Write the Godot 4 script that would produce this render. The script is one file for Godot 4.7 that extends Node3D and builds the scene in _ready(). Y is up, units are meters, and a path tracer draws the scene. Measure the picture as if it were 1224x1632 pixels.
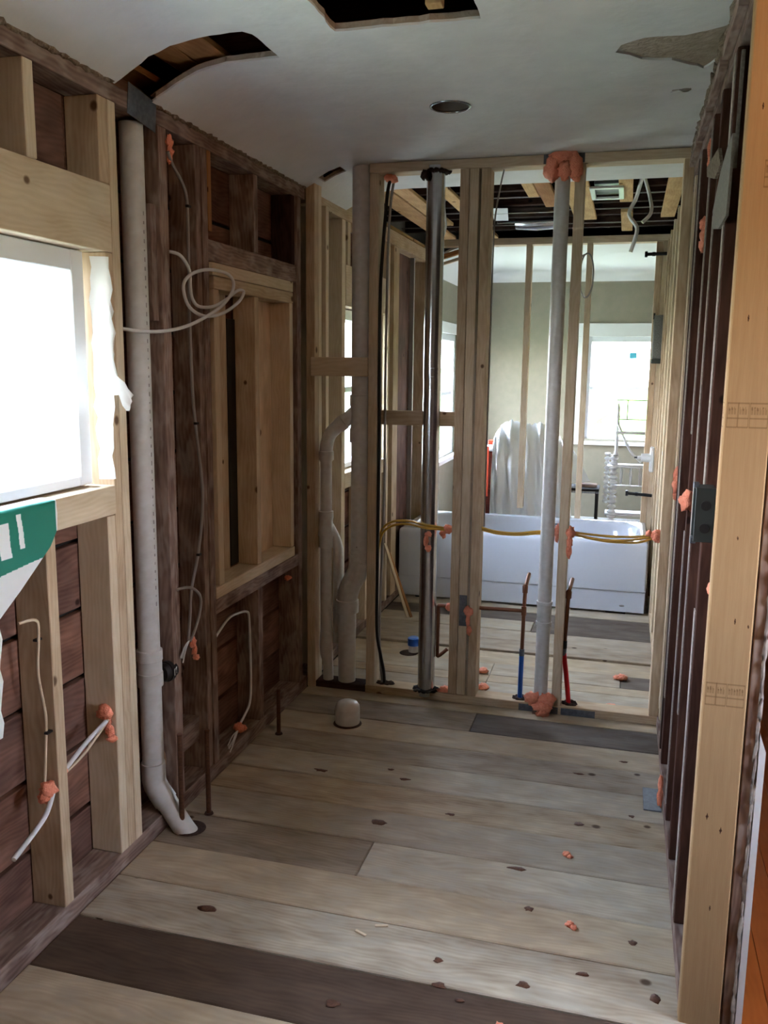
extends Node3D

# A gutted upstairs bathroom: old framing on the left, a new stud partition with pipes,
# a bathtub bay behind it and a bedroom beyond. Metres, y up; the partition's face is z = 0.

const H := 2.325
const W := 1.57
var M := {}
var taken := {}
var rng := RandomNumberGenerator.new()

# ---------------------------------------------------------------- naming and tagging
func numbered(parent: Node, called: String) -> String:
	var key := str(parent.get_instance_id()) + called
	var n: int = taken.get(key, 0)
	taken[key] = n + 1
	return called if n == 0 else "%s_%03d" % [called, n]

func tag(o: Node, label: String, category: String, group := "") -> Node:
	o.set_meta("label", label)
	o.set_meta("category", category)
	if group != "":
		o.set_meta("group", group)
	return o

func stuff_part(o: Node) -> Node:
	o.set_meta("kind", "stuff")
	return o

func thing(called: String, label: String, category: String, at := Vector3.ZERO, group := "") -> Node3D:
	var o := Node3D.new()
	o.name = numbered(self, called)
	add_child(o, true)
	o.position = at
	tag(o, label, category, group)
	return o

func setting(called: String, parent: Node = null) -> Node3D:
	var o := Node3D.new()
	var p: Node = parent if parent else self
	o.name = numbered(p, called)
	p.add_child(o, true)
	if p == self:
		o.set_meta("kind", "structure")
	return o

func put(parent: Node, called: String, mesh: Mesh, mat: Material, at := Vector3.ZERO) -> MeshInstance3D:
	var o := MeshInstance3D.new()
	var p: Node = parent if parent else self
	o.name = numbered(p, called)
	o.mesh = mesh
	o.material_override = mat
	o.position = at
	o.cast_shadow = GeometryInstance3D.SHADOW_CASTING_SETTING_DOUBLE_SIDED
	p.add_child(o, true)
	return o

# ---------------------------------------------------------------- mesh helpers
func tool() -> SurfaceTool:
	var st := SurfaceTool.new()
	st.begin(Mesh.PRIMITIVE_TRIANGLES)
	return st

func flat_tri(st: SurfaceTool, p: Array, n: Vector3, uv: Array) -> void:
	var order := [0, 1, 2]
	if (p[1] - p[0]).cross(p[2] - p[0]).dot(n) > 0.0:
		order = [0, 2, 1]
	for i in order:
		st.set_normal(n)
		st.set_uv(uv[i])
		st.add_vertex(p[i])

func flat_quad(st: SurfaceTool, p: Array, n: Vector3, uv: Array) -> void:
	flat_tri(st, [p[0], p[1], p[2]], n, [uv[0], uv[1], uv[2]])
	flat_tri(st, [p[0], p[2], p[3]], n, [uv[0], uv[2], uv[3]])

# adds a chamfered box about the origin, moved by xf; the wood grain runs along its longest side
func add_box(st: SurfaceTool, size: Vector3, bevel := 0.002, xf := Transform3D(), uvo := Vector2.ZERO) -> void:
	var h := size / 2.0
	var long := size.max_axis_index()
	var b := minf(bevel, minf(h.x, minf(h.y, h.z)) * 0.45)
	var uv_of := func(p: Vector3, a: int) -> Vector2:
		if a == long:
			return Vector2(p[(a + 1) % 3] / 1.6, p[(a + 2) % 3] / 0.4) + uvo
		var o := 3 - a - long
		return Vector2(p[long] / 1.6, (p[o] + (0.11 if a < o else 0.0)) / 0.4) + uvo
	for a in 3:
		var u := (a + 1) % 3
		var v := (a + 2) % 3
		for s in [-1.0, 1.0]:
			var n := Vector3.ZERO
			n[a] = s
			var ps := []
			var us := []
			for c in [[-1, -1], [1, -1], [1, 1], [-1, 1]]:
				var p := Vector3.ZERO
				p[a] = s * h[a]
				p[u] = c[0] * (h[u] - b)
				p[v] = c[1] * (h[v] - b)
				us.append(uv_of.call(p, a))
				ps.append(xf * p)
			flat_quad(st, ps, xf.basis * n, us)
	if b <= 0.0:
		return
	for a in 3:                                     # the twelve chamfers
		var u := (a + 1) % 3
		var v := (a + 2) % 3
		for su in [-1.0, 1.0]:
			for sv in [-1.0, 1.0]:
				var n := Vector3.ZERO
				n[u] = su
				n[v] = sv
				var ps := []
				var us := []
				for c in [[-1, 0], [1, 0], [1, 1], [-1, 1]]:
					var p := Vector3.ZERO
					p[a] = c[0] * (h[a] - b)
					p[u] = su * (h[u] - (b if c[1] else 0.0))
					p[v] = sv * (h[v] - (0.0 if c[1] else b))
					us.append(uv_of.call(p, u if u != long else v))
					ps.append(xf * p)
				flat_quad(st, ps, (xf.basis * n).normalized(), us)
	for sx in [-1.0, 1.0]:                          # the eight corners
		for sy in [-1.0, 1.0]:
			for sz in [-1.0, 1.0]:
				var s := Vector3(sx, sy, sz)
				var ps := []
				var us := []
				for a in 3:
					var p := s * (h - Vector3(b, b, b))
					p[a] = s[a] * h[a]
					us.append(uv_of.call(p, a))
					ps.append(xf * p)
				flat_tri(st, ps, (xf.basis * s).normalized(), us)

func random_uv() -> Vector2:
	return Vector2(rng.randf(), rng.randf_range(0.25, 0.45))

func box_mesh(size: Vector3, bevel := 0.002, uvo := Vector2.ZERO) -> Mesh:
	var st := tool()
	add_box(st, size, bevel, Transform3D(), uvo)
	return st.commit()

# one piece of timber between two corners
func piece(parent: Node, called: String, a: Vector3, b: Vector3, mat: Material, bevel := 0.002) -> MeshInstance3D:
	return put(parent, called, box_mesh((b - a).abs(), bevel, random_uv()), mat, (a + b) / 2.0)

# a bar of any direction
func beam(parent: Node, called: String, a: Vector3, b: Vector3, w: float, h: float, mat: Material, up := Vector3.UP, bevel := 0.0015) -> MeshInstance3D:
	var o := put(parent, called, box_mesh(Vector3((b - a).length(), h, w), bevel, random_uv()), mat, (a + b) / 2.0)
	o.basis = bar_basis(b - a, up)
	return o

func bar_basis(d: Vector3, up := Vector3.UP) -> Basis:
	var x := d.normalized()
	if absf(x.dot(up)) > 0.98:
		up = Vector3.RIGHT
	var z := x.cross(up).normalized()
	return Basis(x, z.cross(x).normalized(), z)

func bx(st: SurfaceTool, a: Vector3, b: Vector3, bevel := 0.002) -> void:
	add_box(st, (b - a).abs(), bevel, Transform3D(Basis(), (a + b) / 2.0), random_uv())

func spline(pts: Array, each := 6) -> Array:
	var out := []
	for i in pts.size() - 1:
		var a: Vector3 = pts[maxi(i - 1, 0)]
		var b: Vector3 = pts[i]
		var c: Vector3 = pts[i + 1]
		var d: Vector3 = pts[mini(i + 2, pts.size() - 1)]
		for k in each:
			out.append(b.cubic_interpolate(c, a, d, float(k) / each))
	out.append(pts[-1])
	return out

# a round bar through points, of one radius or a radius at every point; sharp steps keep their edge
func add_tube(st: SurfaceTool, pts: Array, radius, sides := 10, caps := true) -> void:
	var n := pts.size()
	var rings := []
	var along := []
	var t0: Vector3 = (pts[1] - pts[0]).normalized()
	var side := t0.cross(Vector3.RIGHT if absf(t0.x) < 0.8 else Vector3.FORWARD).normalized()
	var length := 0.0
	for i in n:
		var t: Vector3 = (pts[mini(i + 1, n - 1)] - pts[maxi(i - 1, 0)]).normalized()
		side = (side - t * side.dot(t)).normalized()
		var other := t.cross(side)
		var r: float = radius[i] if radius is Array else radius
		var ring := []
		for k in sides + 1:
			var f := TAU * (k % sides) / sides
			ring.append(pts[i] + (side * cos(f) + other * sin(f)) * r)
		rings.append(ring)
		if i > 0:
			length += (pts[i] - pts[i - 1]).length()
		along.append(length)
	var group := 0
	var last := 0.0
	for i in n - 1:
		if radius is Array:
			var slope := atan2(radius[i + 1] - radius[i], (pts[i + 1] - pts[i]).length())
			if i > 0 and absf(slope - last) > 0.75:
				group += 1
			last = slope
		for k in sides:
			var mid: Vector3 = (pts[i] + pts[i + 1]) / 2.0
			var q := [rings[i][k], rings[i + 1][k], rings[i + 1][k + 1], rings[i][k + 1]]
			var uv := [Vector2(along[i], float(k) / sides), Vector2(along[i + 1], float(k) / sides), Vector2(along[i + 1], float(k + 1) / sides), Vector2(along[i], float(k + 1) / sides)]
			var out_dir: Vector3 = (q[0] + q[1] + q[2] + q[3]) / 4.0 - mid
			if radius is Array and absf(radius[i + 1] - radius[i]) > (pts[i + 1] - pts[i]).length() * 2.0:
				out_dir = (pts[i + 1] - pts[i]) * signf(radius[i] - radius[i + 1])
			smooth_tri(st, [q[0], q[1], q[2]], out_dir, [uv[0], uv[1], uv[2]], group)
			smooth_tri(st, [q[0], q[2], q[3]], out_dir, [uv[0], uv[2], uv[3]], group)
	if caps:
		for e in [0, n - 1]:
			var out_dir: Vector3 = pts[0] - pts[1] if e == 0 else pts[n - 1] - pts[n - 2]
			for k in sides:
				smooth_tri(st, [pts[e], rings[e][k], rings[e][k + 1]], out_dir, [Vector2.ZERO, Vector2.ZERO, Vector2.ZERO], 100 + e)

func smooth_tri(st: SurfaceTool, p: Array, out_dir: Vector3, uv: Array, group := 0) -> void:
	var order := [0, 1, 2]
	if (p[1] - p[0]).cross(p[2] - p[0]).dot(out_dir) > 0.0:
		order = [0, 2, 1]
	for i in order:
		st.set_smooth_group(group)
		st.set_uv(uv[i])
		st.add_vertex(p[i])

func finish(st: SurfaceTool) -> Mesh:
	st.generate_normals()
	return st.commit()

func tube_mesh(pts: Array, radius, sides := 10) -> Mesh:
	var st := tool()
	add_tube(st, pts, radius, sides)
	return finish(st)

# turned shapes: profile of (height, radius) up an axis from a point
func add_turned(st: SurfaceTool, from: Vector3, axis: Vector3, profile: Array, sides := 20) -> void:
	var pts := []
	var rs := []
	var last := -INF
	for p in profile:
		var h: float = maxf(p.x, last + 0.0004)
		last = h
		pts.append(from + axis.normalized() * h)
		rs.append(p.y)
	add_tube(st, pts, rs, sides)

func turned_mesh(from: Vector3, axis: Vector3, profile: Array, sides := 20) -> Mesh:
	var st := tool()
	add_turned(st, from, axis, profile, sides)
	return finish(st)

# a sheet from a grid of points, given thickness along out_dir
func sheet_mesh(rows: Array, out_dir: Vector3, thick := 0.001, uv_from = null) -> Mesh:
	var st := tool()
	var nr := rows.size()
	var nc: int = rows[0].size()
	var total := 0.0
	for i in nr - 1:
		for j in nc - 1:
			total += (rows[i][j + 1] - rows[i][j]).cross(rows[i + 1][j] - rows[i][j]).dot(out_dir)
	for s in ([1.0, -1.0] if thick > 0.0 else [1.0]):
		for i in nr - 1:
			for j in nc - 1:
				var q := [rows[i][j], rows[i][j + 1], rows[i + 1][j + 1], rows[i + 1][j]]
				if total * s > 0.0:
					q = [q[0], q[3], q[2], q[1]]
				for k in [0, 1, 2, 0, 2, 3]:
					st.set_smooth_group(0 if s > 0 else 1)
					st.set_uv(uv_from.call(q[k]) if uv_from else Vector2(float(j) / nc, float(i) / nr))
					st.add_vertex(q[k] - out_dir * (thick if s < 0 else 0.0))
	return finish(st)

# a prism from a polygon of points in one plane
func prism_mesh(poly: Array, push: Vector3) -> Mesh:
	var st := tool()
	var n := push.normalized()
	var u: Vector3 = (poly[1] - poly[0]).normalized()
	var v := n.cross(u)
	var flat := PackedVector2Array()
	var mid := Vector3.ZERO
	for p in poly:
		flat.append(Vector2(p.dot(u), p.dot(v)))
		mid += p / poly.size()
	var tris := Geometry2D.triangulate_polygon(flat)
	for i in range(0, tris.size(), 3):
		var p := [poly[tris[i]], poly[tris[i + 1]], poly[tris[i + 2]]]
		var uv := [flat[tris[i]], flat[tris[i + 1]], flat[tris[i + 2]]]
		flat_tri(st, p, -n, uv)
		flat_tri(st, [p[0] + push, p[1] + push, p[2] + push], n, uv)
	var turn := 0.0
	for i in flat.size():
		turn += flat[i].cross(flat[(i + 1) % flat.size()])
	for i in poly.size():
		var a: Vector3 = poly[i]
		var b: Vector3 = poly[(i + 1) % poly.size()]
		var side := (b - a).cross(n).normalized() * signf(turn)
		flat_quad(st, [a, b, b + push, a + push], side, [flat[i], flat[i], flat[i], flat[i]])
	return st.commit()

# a lump: noisy balls run together
func add_lump(st: SurfaceTool, c: Vector3, r: Vector3, seed_: int, rough := 0.3, group := 0, nu := 14, nv := 9) -> void:
	var noise := FastNoiseLite.new()
	noise.seed = seed_
	noise.frequency = 1.0
	var at := func(i: int, j: int) -> Vector3:
		var th := PI * j / nv
		var f := TAU * (i % nu) / nu
		var d := Vector3(sin(th) * cos(f), cos(th), sin(th) * sin(f))
		if j == 0 or j == nv:
			d = Vector3(0, 1.0 if j == 0 else -1.0, 0)
		return c + d * r * (1.0 + rough * noise.get_noise_3dv(d * 1.3) * 2.0)
	for j in nv:
		for i in nu:
			var q := [at.call(i, j), at.call(i + 1, j), at.call(i + 1, j + 1), at.call(i, j + 1)]
			var o: Vector3 = (q[0] + q[1] + q[2] + q[3]) / 4.0 - c
			smooth_tri(st, [q[0], q[1], q[2]], o, [Vector2.ZERO, Vector2.RIGHT, Vector2.ONE], group)
			smooth_tri(st, [q[0], q[2], q[3]], o, [Vector2.ZERO, Vector2.ONE, Vector2.DOWN], group)

func foam(label: String, at: Vector3, balls: Array, category := "foam") -> MeshInstance3D:
	var st := tool()
	var k := 0
	for b in balls:
		add_lump(st, b[0], b[1], int(absf(at.x) * 977.0 + absf(at.y) * 331.0 + k * 7), 0.34, k)
		k += 1
	var o := put(null, "foam_blob", finish(st), M.foam, at)
	tag(o, label, category, "orange firestop foam")
	return o

func ball(x: float, y: float, z: float, rx: float, ry := 0.0, rz := 0.0) -> Array:
	return [Vector3(x, y, z), Vector3(rx, ry if ry > 0.0 else rx, rz if rz > 0.0 else rx)]

# ---------------------------------------------------------------- textures
func wood_image(seed_: int, light: Color, dark: Color, line: float, blotch: float, knots: int, dust: Color, dusty: float) -> ImageTexture:
	var w := 768
	var h := 192
	var im := Image.create(w, h, false, Image.FORMAT_RGB8)
	var a := FastNoiseLite.new()
	a.seed = seed_
	a.frequency = 1.0
	a.fractal_octaves = 3
	var r := RandomNumberGenerator.new()
	r.seed = seed_
	var ks := []
	for k in knots:
		ks.append([r.randf() * 1.6, r.randf() * 0.4, r.randf_range(0.006, 0.013)])
	for y in h:
		var v := 0.4 * y / h
		for x in w:
			var u := 1.6 * x / w
			var t := TAU * x / w
			var cx := cos(t) * 0.255
			var cz := sin(t) * 0.255
			var vv := v
			var knot := 0.0
			for k in ks:
				var du: float = absf(u - k[0])
				du = minf(du, 1.6 - du)
				var dv: float = v - k[1]
				if du < 0.09 and absf(dv) < 0.06:
					var d := sqrt(du * du * 0.35 + dv * dv) / float(k[2])
					vv += float(k[2]) * 0.9 * signf(dv) * exp(-d * 0.55)
					knot = maxf(knot, clampf(1.35 - sqrt(du * du * 0.7 + dv * dv) / float(k[2]), 0.0, 1.0))
			var warp := a.get_noise_3d(cx * 2.2, vv * 7.0, cz * 2.2)
			var ring := 0.5 + 0.5 * sin((vv + warp * 0.035) * 420.0)
			var fine := a.get_noise_3d(cx * 14.0 + 9.0, vv * 260.0, cz * 14.0)
			var big := a.get_noise_3d(cx * 5.0 + 40.0, vv * 12.0, cz * 5.0 + 11.0)
			var f := clampf(0.38 + line * (ring - 0.5) + 0.5 * line * fine + blotch * big, 0.0, 1.0)
			var c := light.lerp(dark, f)
			var du2 := clampf(a.get_noise_3d(cx * 8.0 - 30.0, vv * 22.0, cz * 8.0) * 2.2 + 0.2, 0.0, 1.0) * dusty
			c = c.lerp(dust, du2)
			if knot > 0.0:
				c = c.lerp(Color(dark.r * 0.52, dark.g * 0.45, dark.b * 0.4), clampf(knot * 1.3, 0.0, 0.85))
			im.set_pixel(x, y, c)
	return ImageTexture.create_from_image(im)

func timber(tex: Texture2D, tint := Color.WHITE, rough := 0.85) -> StandardMaterial3D:
	var m := StandardMaterial3D.new()
	m.albedo_texture = tex
	m.albedo_color = tint
	m.roughness = rough
	m.metallic_specular = 0.3
	return m

func plain(c: Color, rough := 0.6, metal := 0.0) -> StandardMaterial3D:
	var m := StandardMaterial3D.new()
	m.albedo_color = c
	m.roughness = rough
	m.metallic = metal
	return m

func noise_tex(seed_: int, freq: float, lo: Color, hi: Color, size := 256, octaves := 4) -> NoiseTexture2D:
	var t := NoiseTexture2D.new()
	var n := FastNoiseLite.new()
	n.seed = seed_
	n.frequency = freq
	n.fractal_octaves = octaves
	t.noise = n
	t.width = size
	t.height = size
	t.seamless = true
	var g := Gradient.new()
	g.set_color(0, lo)
	g.set_color(1, hi)
	t.color_ramp = g
	return t

func mottled(seed_: int, lo: Color, hi: Color, scale: float, rough := 0.8, relief := 0.0, metal := 0.0) -> StandardMaterial3D:
	var m := StandardMaterial3D.new()
	m.albedo_texture = noise_tex(seed_, 0.02, lo, hi)
	m.uv1_triplanar = true
	m.uv1_world_triplanar = true
	m.uv1_scale = Vector3.ONE * scale
	m.roughness = rough
	m.metallic = metal
	if relief > 0.0:
		m.heightmap_enabled = true
		m.heightmap_texture = noise_tex(seed_ + 5, 0.05, Color.BLACK, Color.WHITE)
		m.heightmap_scale = relief
	return m

func glow(c: Color, e: float) -> StandardMaterial3D:
	var m := plain(c)
	m.emission_enabled = true
	m.emission = c
	m.emission_energy_multiplier = e
	return m

func make_materials() -> void:
	var spruce := wood_image(3, Color(0.83, 0.755, 0.645), Color(0.70, 0.605, 0.485), 0.20, 0.45, 4, Color(0.80, 0.74, 0.66), 0.25)
	var spruce2 := wood_image(17, Color(0.81, 0.73, 0.62), Color(0.65, 0.55, 0.435), 0.26, 0.55, 6, Color(0.78, 0.71, 0.62), 0.25)
	var old := wood_image(29, Color(0.49, 0.39, 0.33), Color(0.29, 0.21, 0.175), 0.3, 0.7, 4, Color(0.55, 0.49, 0.44), 0.5)
	var board := wood_image(41, Color(0.50, 0.36, 0.30), Color(0.30, 0.20, 0.165), 0.24, 0.7, 3, Color(0.42, 0.32, 0.28), 0.4)
	var floor_a := wood_image(53, Color(0.73, 0.675, 0.59), Color(0.57, 0.51, 0.435), 0.2, 0.55, 3, Color(0.66, 0.62, 0.56), 0.6)
	var floor_b := wood_image(67, Color(0.71, 0.65, 0.565), Color(0.53, 0.465, 0.39), 0.26, 0.65, 4, Color(0.64, 0.60, 0.54), 0.5)
	M.new = timber(spruce)
	M.new2 = timber(spruce2, Color(0.97, 0.95, 0.93))
	M.old = timber(old, Color(1.16, 1.2, 1.25), 0.92)
	M.infill = timber(spruce2, Color(1.1, 1.07, 1.05))
	M.old_grey = timber(old, Color(1.25, 1.3, 1.35), 0.92)
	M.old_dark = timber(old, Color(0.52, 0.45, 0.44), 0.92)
	M.maroon = timber(board, Color(0.66, 0.60, 0.58), 0.9)
	M.dust = mottled(61, Color(0.50, 0.45, 0.41), Color(0.64, 0.59, 0.54), 12.0, 0.95)
	M.board = timber(board, Color(1.08, 1.06, 1.04), 0.9)
	M.board2 = timber(board, Color(0.97, 0.98, 1.0), 0.9)
	M.board_dark = timber(board, Color(0.55, 0.5, 0.5), 0.92)
	M.floor = []
	for k in [Color(1, 1, 1), Color(0.93, 0.92, 0.92), Color(1.0, 0.97, 0.93), Color(0.86, 0.84, 0.83)]:
		M.floor.append(timber(floor_a, k, 0.8))
		M.floor.append(timber(floor_b, k, 0.8))
	M.floor_dark = timber(floor_b, Color(0.5, 0.44, 0.42), 0.8)
	M.floor_grey = timber(floor_b, Color(0.62, 0.61, 0.63), 0.8)
	M.strap = timber(spruce2, Color(1.02, 0.93, 0.78))
	M.strap_brown = timber(spruce2, Color(0.78, 0.62, 0.48))
	M.hall_floor = timber(spruce, Color(0.82, 0.5, 0.28), 0.4)
	M.plaster = mottled(5, Color(0.82, 0.81, 0.80), Color(0.86, 0.85, 0.84), 1.4, 0.85, 0.12)
	M.plaster_raw = mottled(8, Color(0.56, 0.50, 0.43), Color(0.66, 0.60, 0.53), 4.0, 0.95, 0.3)
	M.plaster_old = mottled(12, Color(0.36, 0.29, 0.23), Color(0.62, 0.55, 0.47), 9.0, 0.95, 0.6)
	M.paint_beige = mottled(15, Color(0.50, 0.475, 0.40), Color(0.53, 0.50, 0.425), 2.0, 0.75)
	M.paint_white = plain(Color(0.86, 0.86, 0.85), 0.6)
	M.ceiling_white = plain(Color(0.88, 0.88, 0.87), 0.8)
	M.vinyl = plain(Color(0.88, 0.89, 0.90), 0.4)
	M.pvc = mottled(19, Color(0.76, 0.74, 0.71), Color(0.83, 0.82, 0.80), 5.0, 0.45)
	M.galv = mottled(22, Color(0.70, 0.71, 0.73), Color(0.77, 0.78, 0.80), 5.0, 0.22, 0.0, 1.0)
	M.plate = mottled(23, Color(0.33, 0.34, 0.36), Color(0.43, 0.44, 0.46), 9.0, 0.5, 0.0, 0.6)
	M.copper = plain(Color(0.47, 0.30, 0.22), 0.42, 0.7)
	M.rust = mottled(31, Color(0.17, 0.11, 0.085), Color(0.30, 0.20, 0.15), 20.0, 0.9, 0.4)
	M.rod = mottled(32, Color(0.30, 0.20, 0.15), Color(0.44, 0.29, 0.21), 20.0, 0.6, 0.0, 0.5)
	M.blue = plain(Color(0.05, 0.30, 0.62), 0.4)
	M.red = plain(Color(0.80, 0.05, 0.10), 0.4)
	M.foam = mottled(36, Color(0.90, 0.50, 0.37), Color(0.97, 0.63, 0.50), 14.0, 0.55, 0.3)
	M.cable_white = plain(Color(0.82, 0.81, 0.80), 0.5)
	M.cable_grey = plain(Color(0.55, 0.52, 0.50), 0.5)
	M.cable_yellow = plain(Color(0.78, 0.60, 0.22), 0.5)
	M.cable_black = plain(Color(0.03, 0.03, 0.03), 0.5)
	M.black = plain(Color(0.035, 0.035, 0.04), 0.55)
	M.steel = plain(Color(0.25, 0.27, 0.26), 0.5, 0.6)
	M.tin = plain(Color(0.55, 0.57, 0.58), 0.5, 0.2)
	M.chrome = plain(Color(0.6, 0.6, 0.62), 0.2, 1.0)
	M.tub = plain(Color(0.78, 0.79, 0.82), 0.12)
	M.tub.clearcoat_enabled = true
	M.tub.clearcoat = 0.6
	M.tub.clearcoat_roughness = 0.05
	M.film = plain(Color(0.93, 0.93, 0.92), 0.35)
	M.film.backlight_enabled = true
	M.film.backlight = Color(0.6, 0.6, 0.58)
	M.clear_film = plain(Color(0.93, 0.94, 0.93, 0.45), 0.4)
	M.clear_film.transparency = BaseMaterial3D.TRANSPARENCY_ALPHA
	M.glass = plain(Color(1, 1, 1, 0.06), 0.02)
	M.glass.transparency = BaseMaterial3D.TRANSPARENCY_ALPHA
	M.felt = plain(Color(0.09, 0.075, 0.07), 0.95)
	M.cherry = timber(board, Color(0.78, 0.47, 0.40), 0.4)
	M.siding = plain(Color(0.55, 0.55, 0.53), 0.8)
	M.lawn = mottled(50, Color(0.40, 0.43, 0.33), Color(0.52, 0.54, 0.42), 0.6, 0.95)
	M.leaf = mottled(51, Color(0.24, 0.40, 0.12), Color(0.50, 0.62, 0.28), 3.0, 0.9)
	M.bark = mottled(52, Color(0.25, 0.2, 0.16), Color(0.36, 0.3, 0.25), 6.0, 0.95)
	M.hall_paint = mottled(55, Color(0.46, 0.37, 0.28), Color(0.50, 0.41, 0.32), 2.0, 0.8)
	M.orange = plain(Color(0.85, 0.32, 0.2), 0.5)
	M.grey_plaster = mottled(56, Color(0.37, 0.34, 0.31), Color(0.52, 0.48, 0.44), 14.0, 0.9)
	M.batt = mottled(57, Color(0.62, 0.48, 0.36), Color(0.78, 0.66, 0.52), 18.0, 0.95, 0.8)

func cove(x: float) -> float:
	var p := [Vector2(-0.2, 2.10), Vector2(0.0, 2.235), Vector2(0.06, 2.266), Vector2(0.11, 2.292), Vector2(0.17, 2.312), Vector2(0.25, 2.323), Vector2(0.33, H), Vector2(9, H)]
	for i in p.size() - 1:
		if x <= p[i + 1].x:
			return lerpf(p[i].y, p[i + 1].y, (x - p[i].x) / (p[i + 1].x - p[i].x))
	return H

# ================================================================ the scene
func _ready() -> void:
	rng.seed = 20240607
	# ---- camera, sky, lamp, exposure
	var cam := Camera3D.new()
	cam.name = "camera"
	cam.position = Vector3(1.376, 1.5028, 3.6868)
	var yaw := 0.26780
	var pitch := -0.16900
	var roll := 0.01130
	cam.basis = Basis(Vector3.UP, yaw) * Basis(Vector3.RIGHT, pitch) * Basis(Vector3.BACK, roll)
	cam.fov = rad_to_deg(2.0 * atan(816.0 / 1392.93))
	cam.near = 0.05
	cam.far = 200.0
	add_child(cam, true)
	cam.current = true

	var sky_mat := ProceduralSkyMaterial.new()
	sky_mat.sky_top_color = Color(0.80, 0.88, 1.0)
	sky_mat.sky_horizon_color = Color(0.97, 0.98, 1.0)
	sky_mat.ground_bottom_color = Color(0.55, 0.57, 0.5)
	sky_mat.ground_horizon_color = Color(0.9, 0.92, 0.92)
	var sky := Sky.new()
	sky.sky_material = sky_mat
	var env := Environment.new()
	env.background_mode = Environment.BG_SKY
	env.sky = sky
	env.background_energy_multiplier = SKY_ENERGY
	env.tonemap_mode = Environment.TONE_MAPPER_LINEAR
	env.tonemap_exposure = EXPOSURE
	env.sdfgi_enabled = true
	env.ssao_enabled = true
	env.ssil_enabled = true
	var we := WorldEnvironment.new()
	we.name = "world_environment"
	we.environment = env
	add_child(we, true)

	make_materials()
	outdoors()
	shell()
	floors()
	ceilings()
	left_wall()
	partition()
	right_wall()
	tub_bay()
	bedroom()
	window_dressing()
	left_wall_things()
	partition_things()
	right_wall_things()
	tub_bay_things()
	bedroom_things()
	floor_things()
	hall_lamp(Vector3(2.05, 2.24, 2.4))

const SKY_ENERGY := 42.0
const EXPOSURE := 1.74

# the lamp on the landing, right behind the camera
func hall_lamp(at: Vector3) -> void:
	var t := thing("ceiling_lamp", "round ceiling lamp with a white globe lighting the landing behind the post", "lamp", at)
	put(t, "base", turned_mesh(Vector3(0, 0.02, 0), Vector3.UP, [Vector2(0, 0.07), Vector2(0.05, 0.075), Vector2(0.064, 0.03)]), M.paint_white)
	put(t, "globe", turned_mesh(Vector3(0, -0.14, 0), Vector3.UP, [Vector2(0, 0.01), Vector2(0.01, 0.05), Vector2(0.04, 0.085), Vector2(0.08, 0.1), Vector2(0.12, 0.085), Vector2(0.16, 0.05)]), glow(Color(1.0, 0.80, 0.58), 3.0))
	var l := OmniLight3D.new()
	l.name = "lamp_light"
	l.light_color = Color(1.0, 0.68, 0.40)
	l.light_energy = 0.17
	l.light_size = 0.09
	l.omni_range = 14.0
	l.omni_attenuation = 2.0
	l.shadow_enabled = true
	l.position = Vector3(0, -0.06, 0)
	t.add_child(l, true)

# ---------------------------------------------------------------- outdoors
func outdoors() -> void:
	var g := put(null, "ground", box_mesh(Vector3(120, 0.3, 120), 0.01), M.lawn, Vector3(0, -3.15, 0))
	g.set_meta("kind", "structure")
	var spots := [[Vector3(-0.5, -3, -15), 4.2, 2.6, "broad green tree outside the bedroom window on the lawn"], [Vector3(6.4, -3, -18), 4.6, 2.8, "second green tree outside, further right of the bedroom window"]]
	var k := 0
	for s in spots:
		var t := thing("leafy_tree", s[3], "tree", s[0])
		var h: float = s[1]
		var r: float = s[2]
		put(t, "trunk", tube_mesh([Vector3(0, 0, 0), Vector3(0.05, h * 0.3, 0.03), Vector3(0, h * 0.62, 0)], [0.22, 0.17, 0.12]), M.bark)
		var st := tool()
		for i in 9:
			var f := TAU * i / 8.0
			var c := Vector3(cos(f) * r * 0.5, h * (0.5 + 0.14 * (i % 3)), sin(f) * r * 0.5) if i < 8 else Vector3(0, h * 0.8, 0)
			add_lump(st, c, Vector3.ONE * r * 0.55, 90 + k * 10 + i, 0.5, i, 20, 14)
		put(t, "crown", finish(st), M.leaf)
		k += 1

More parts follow.
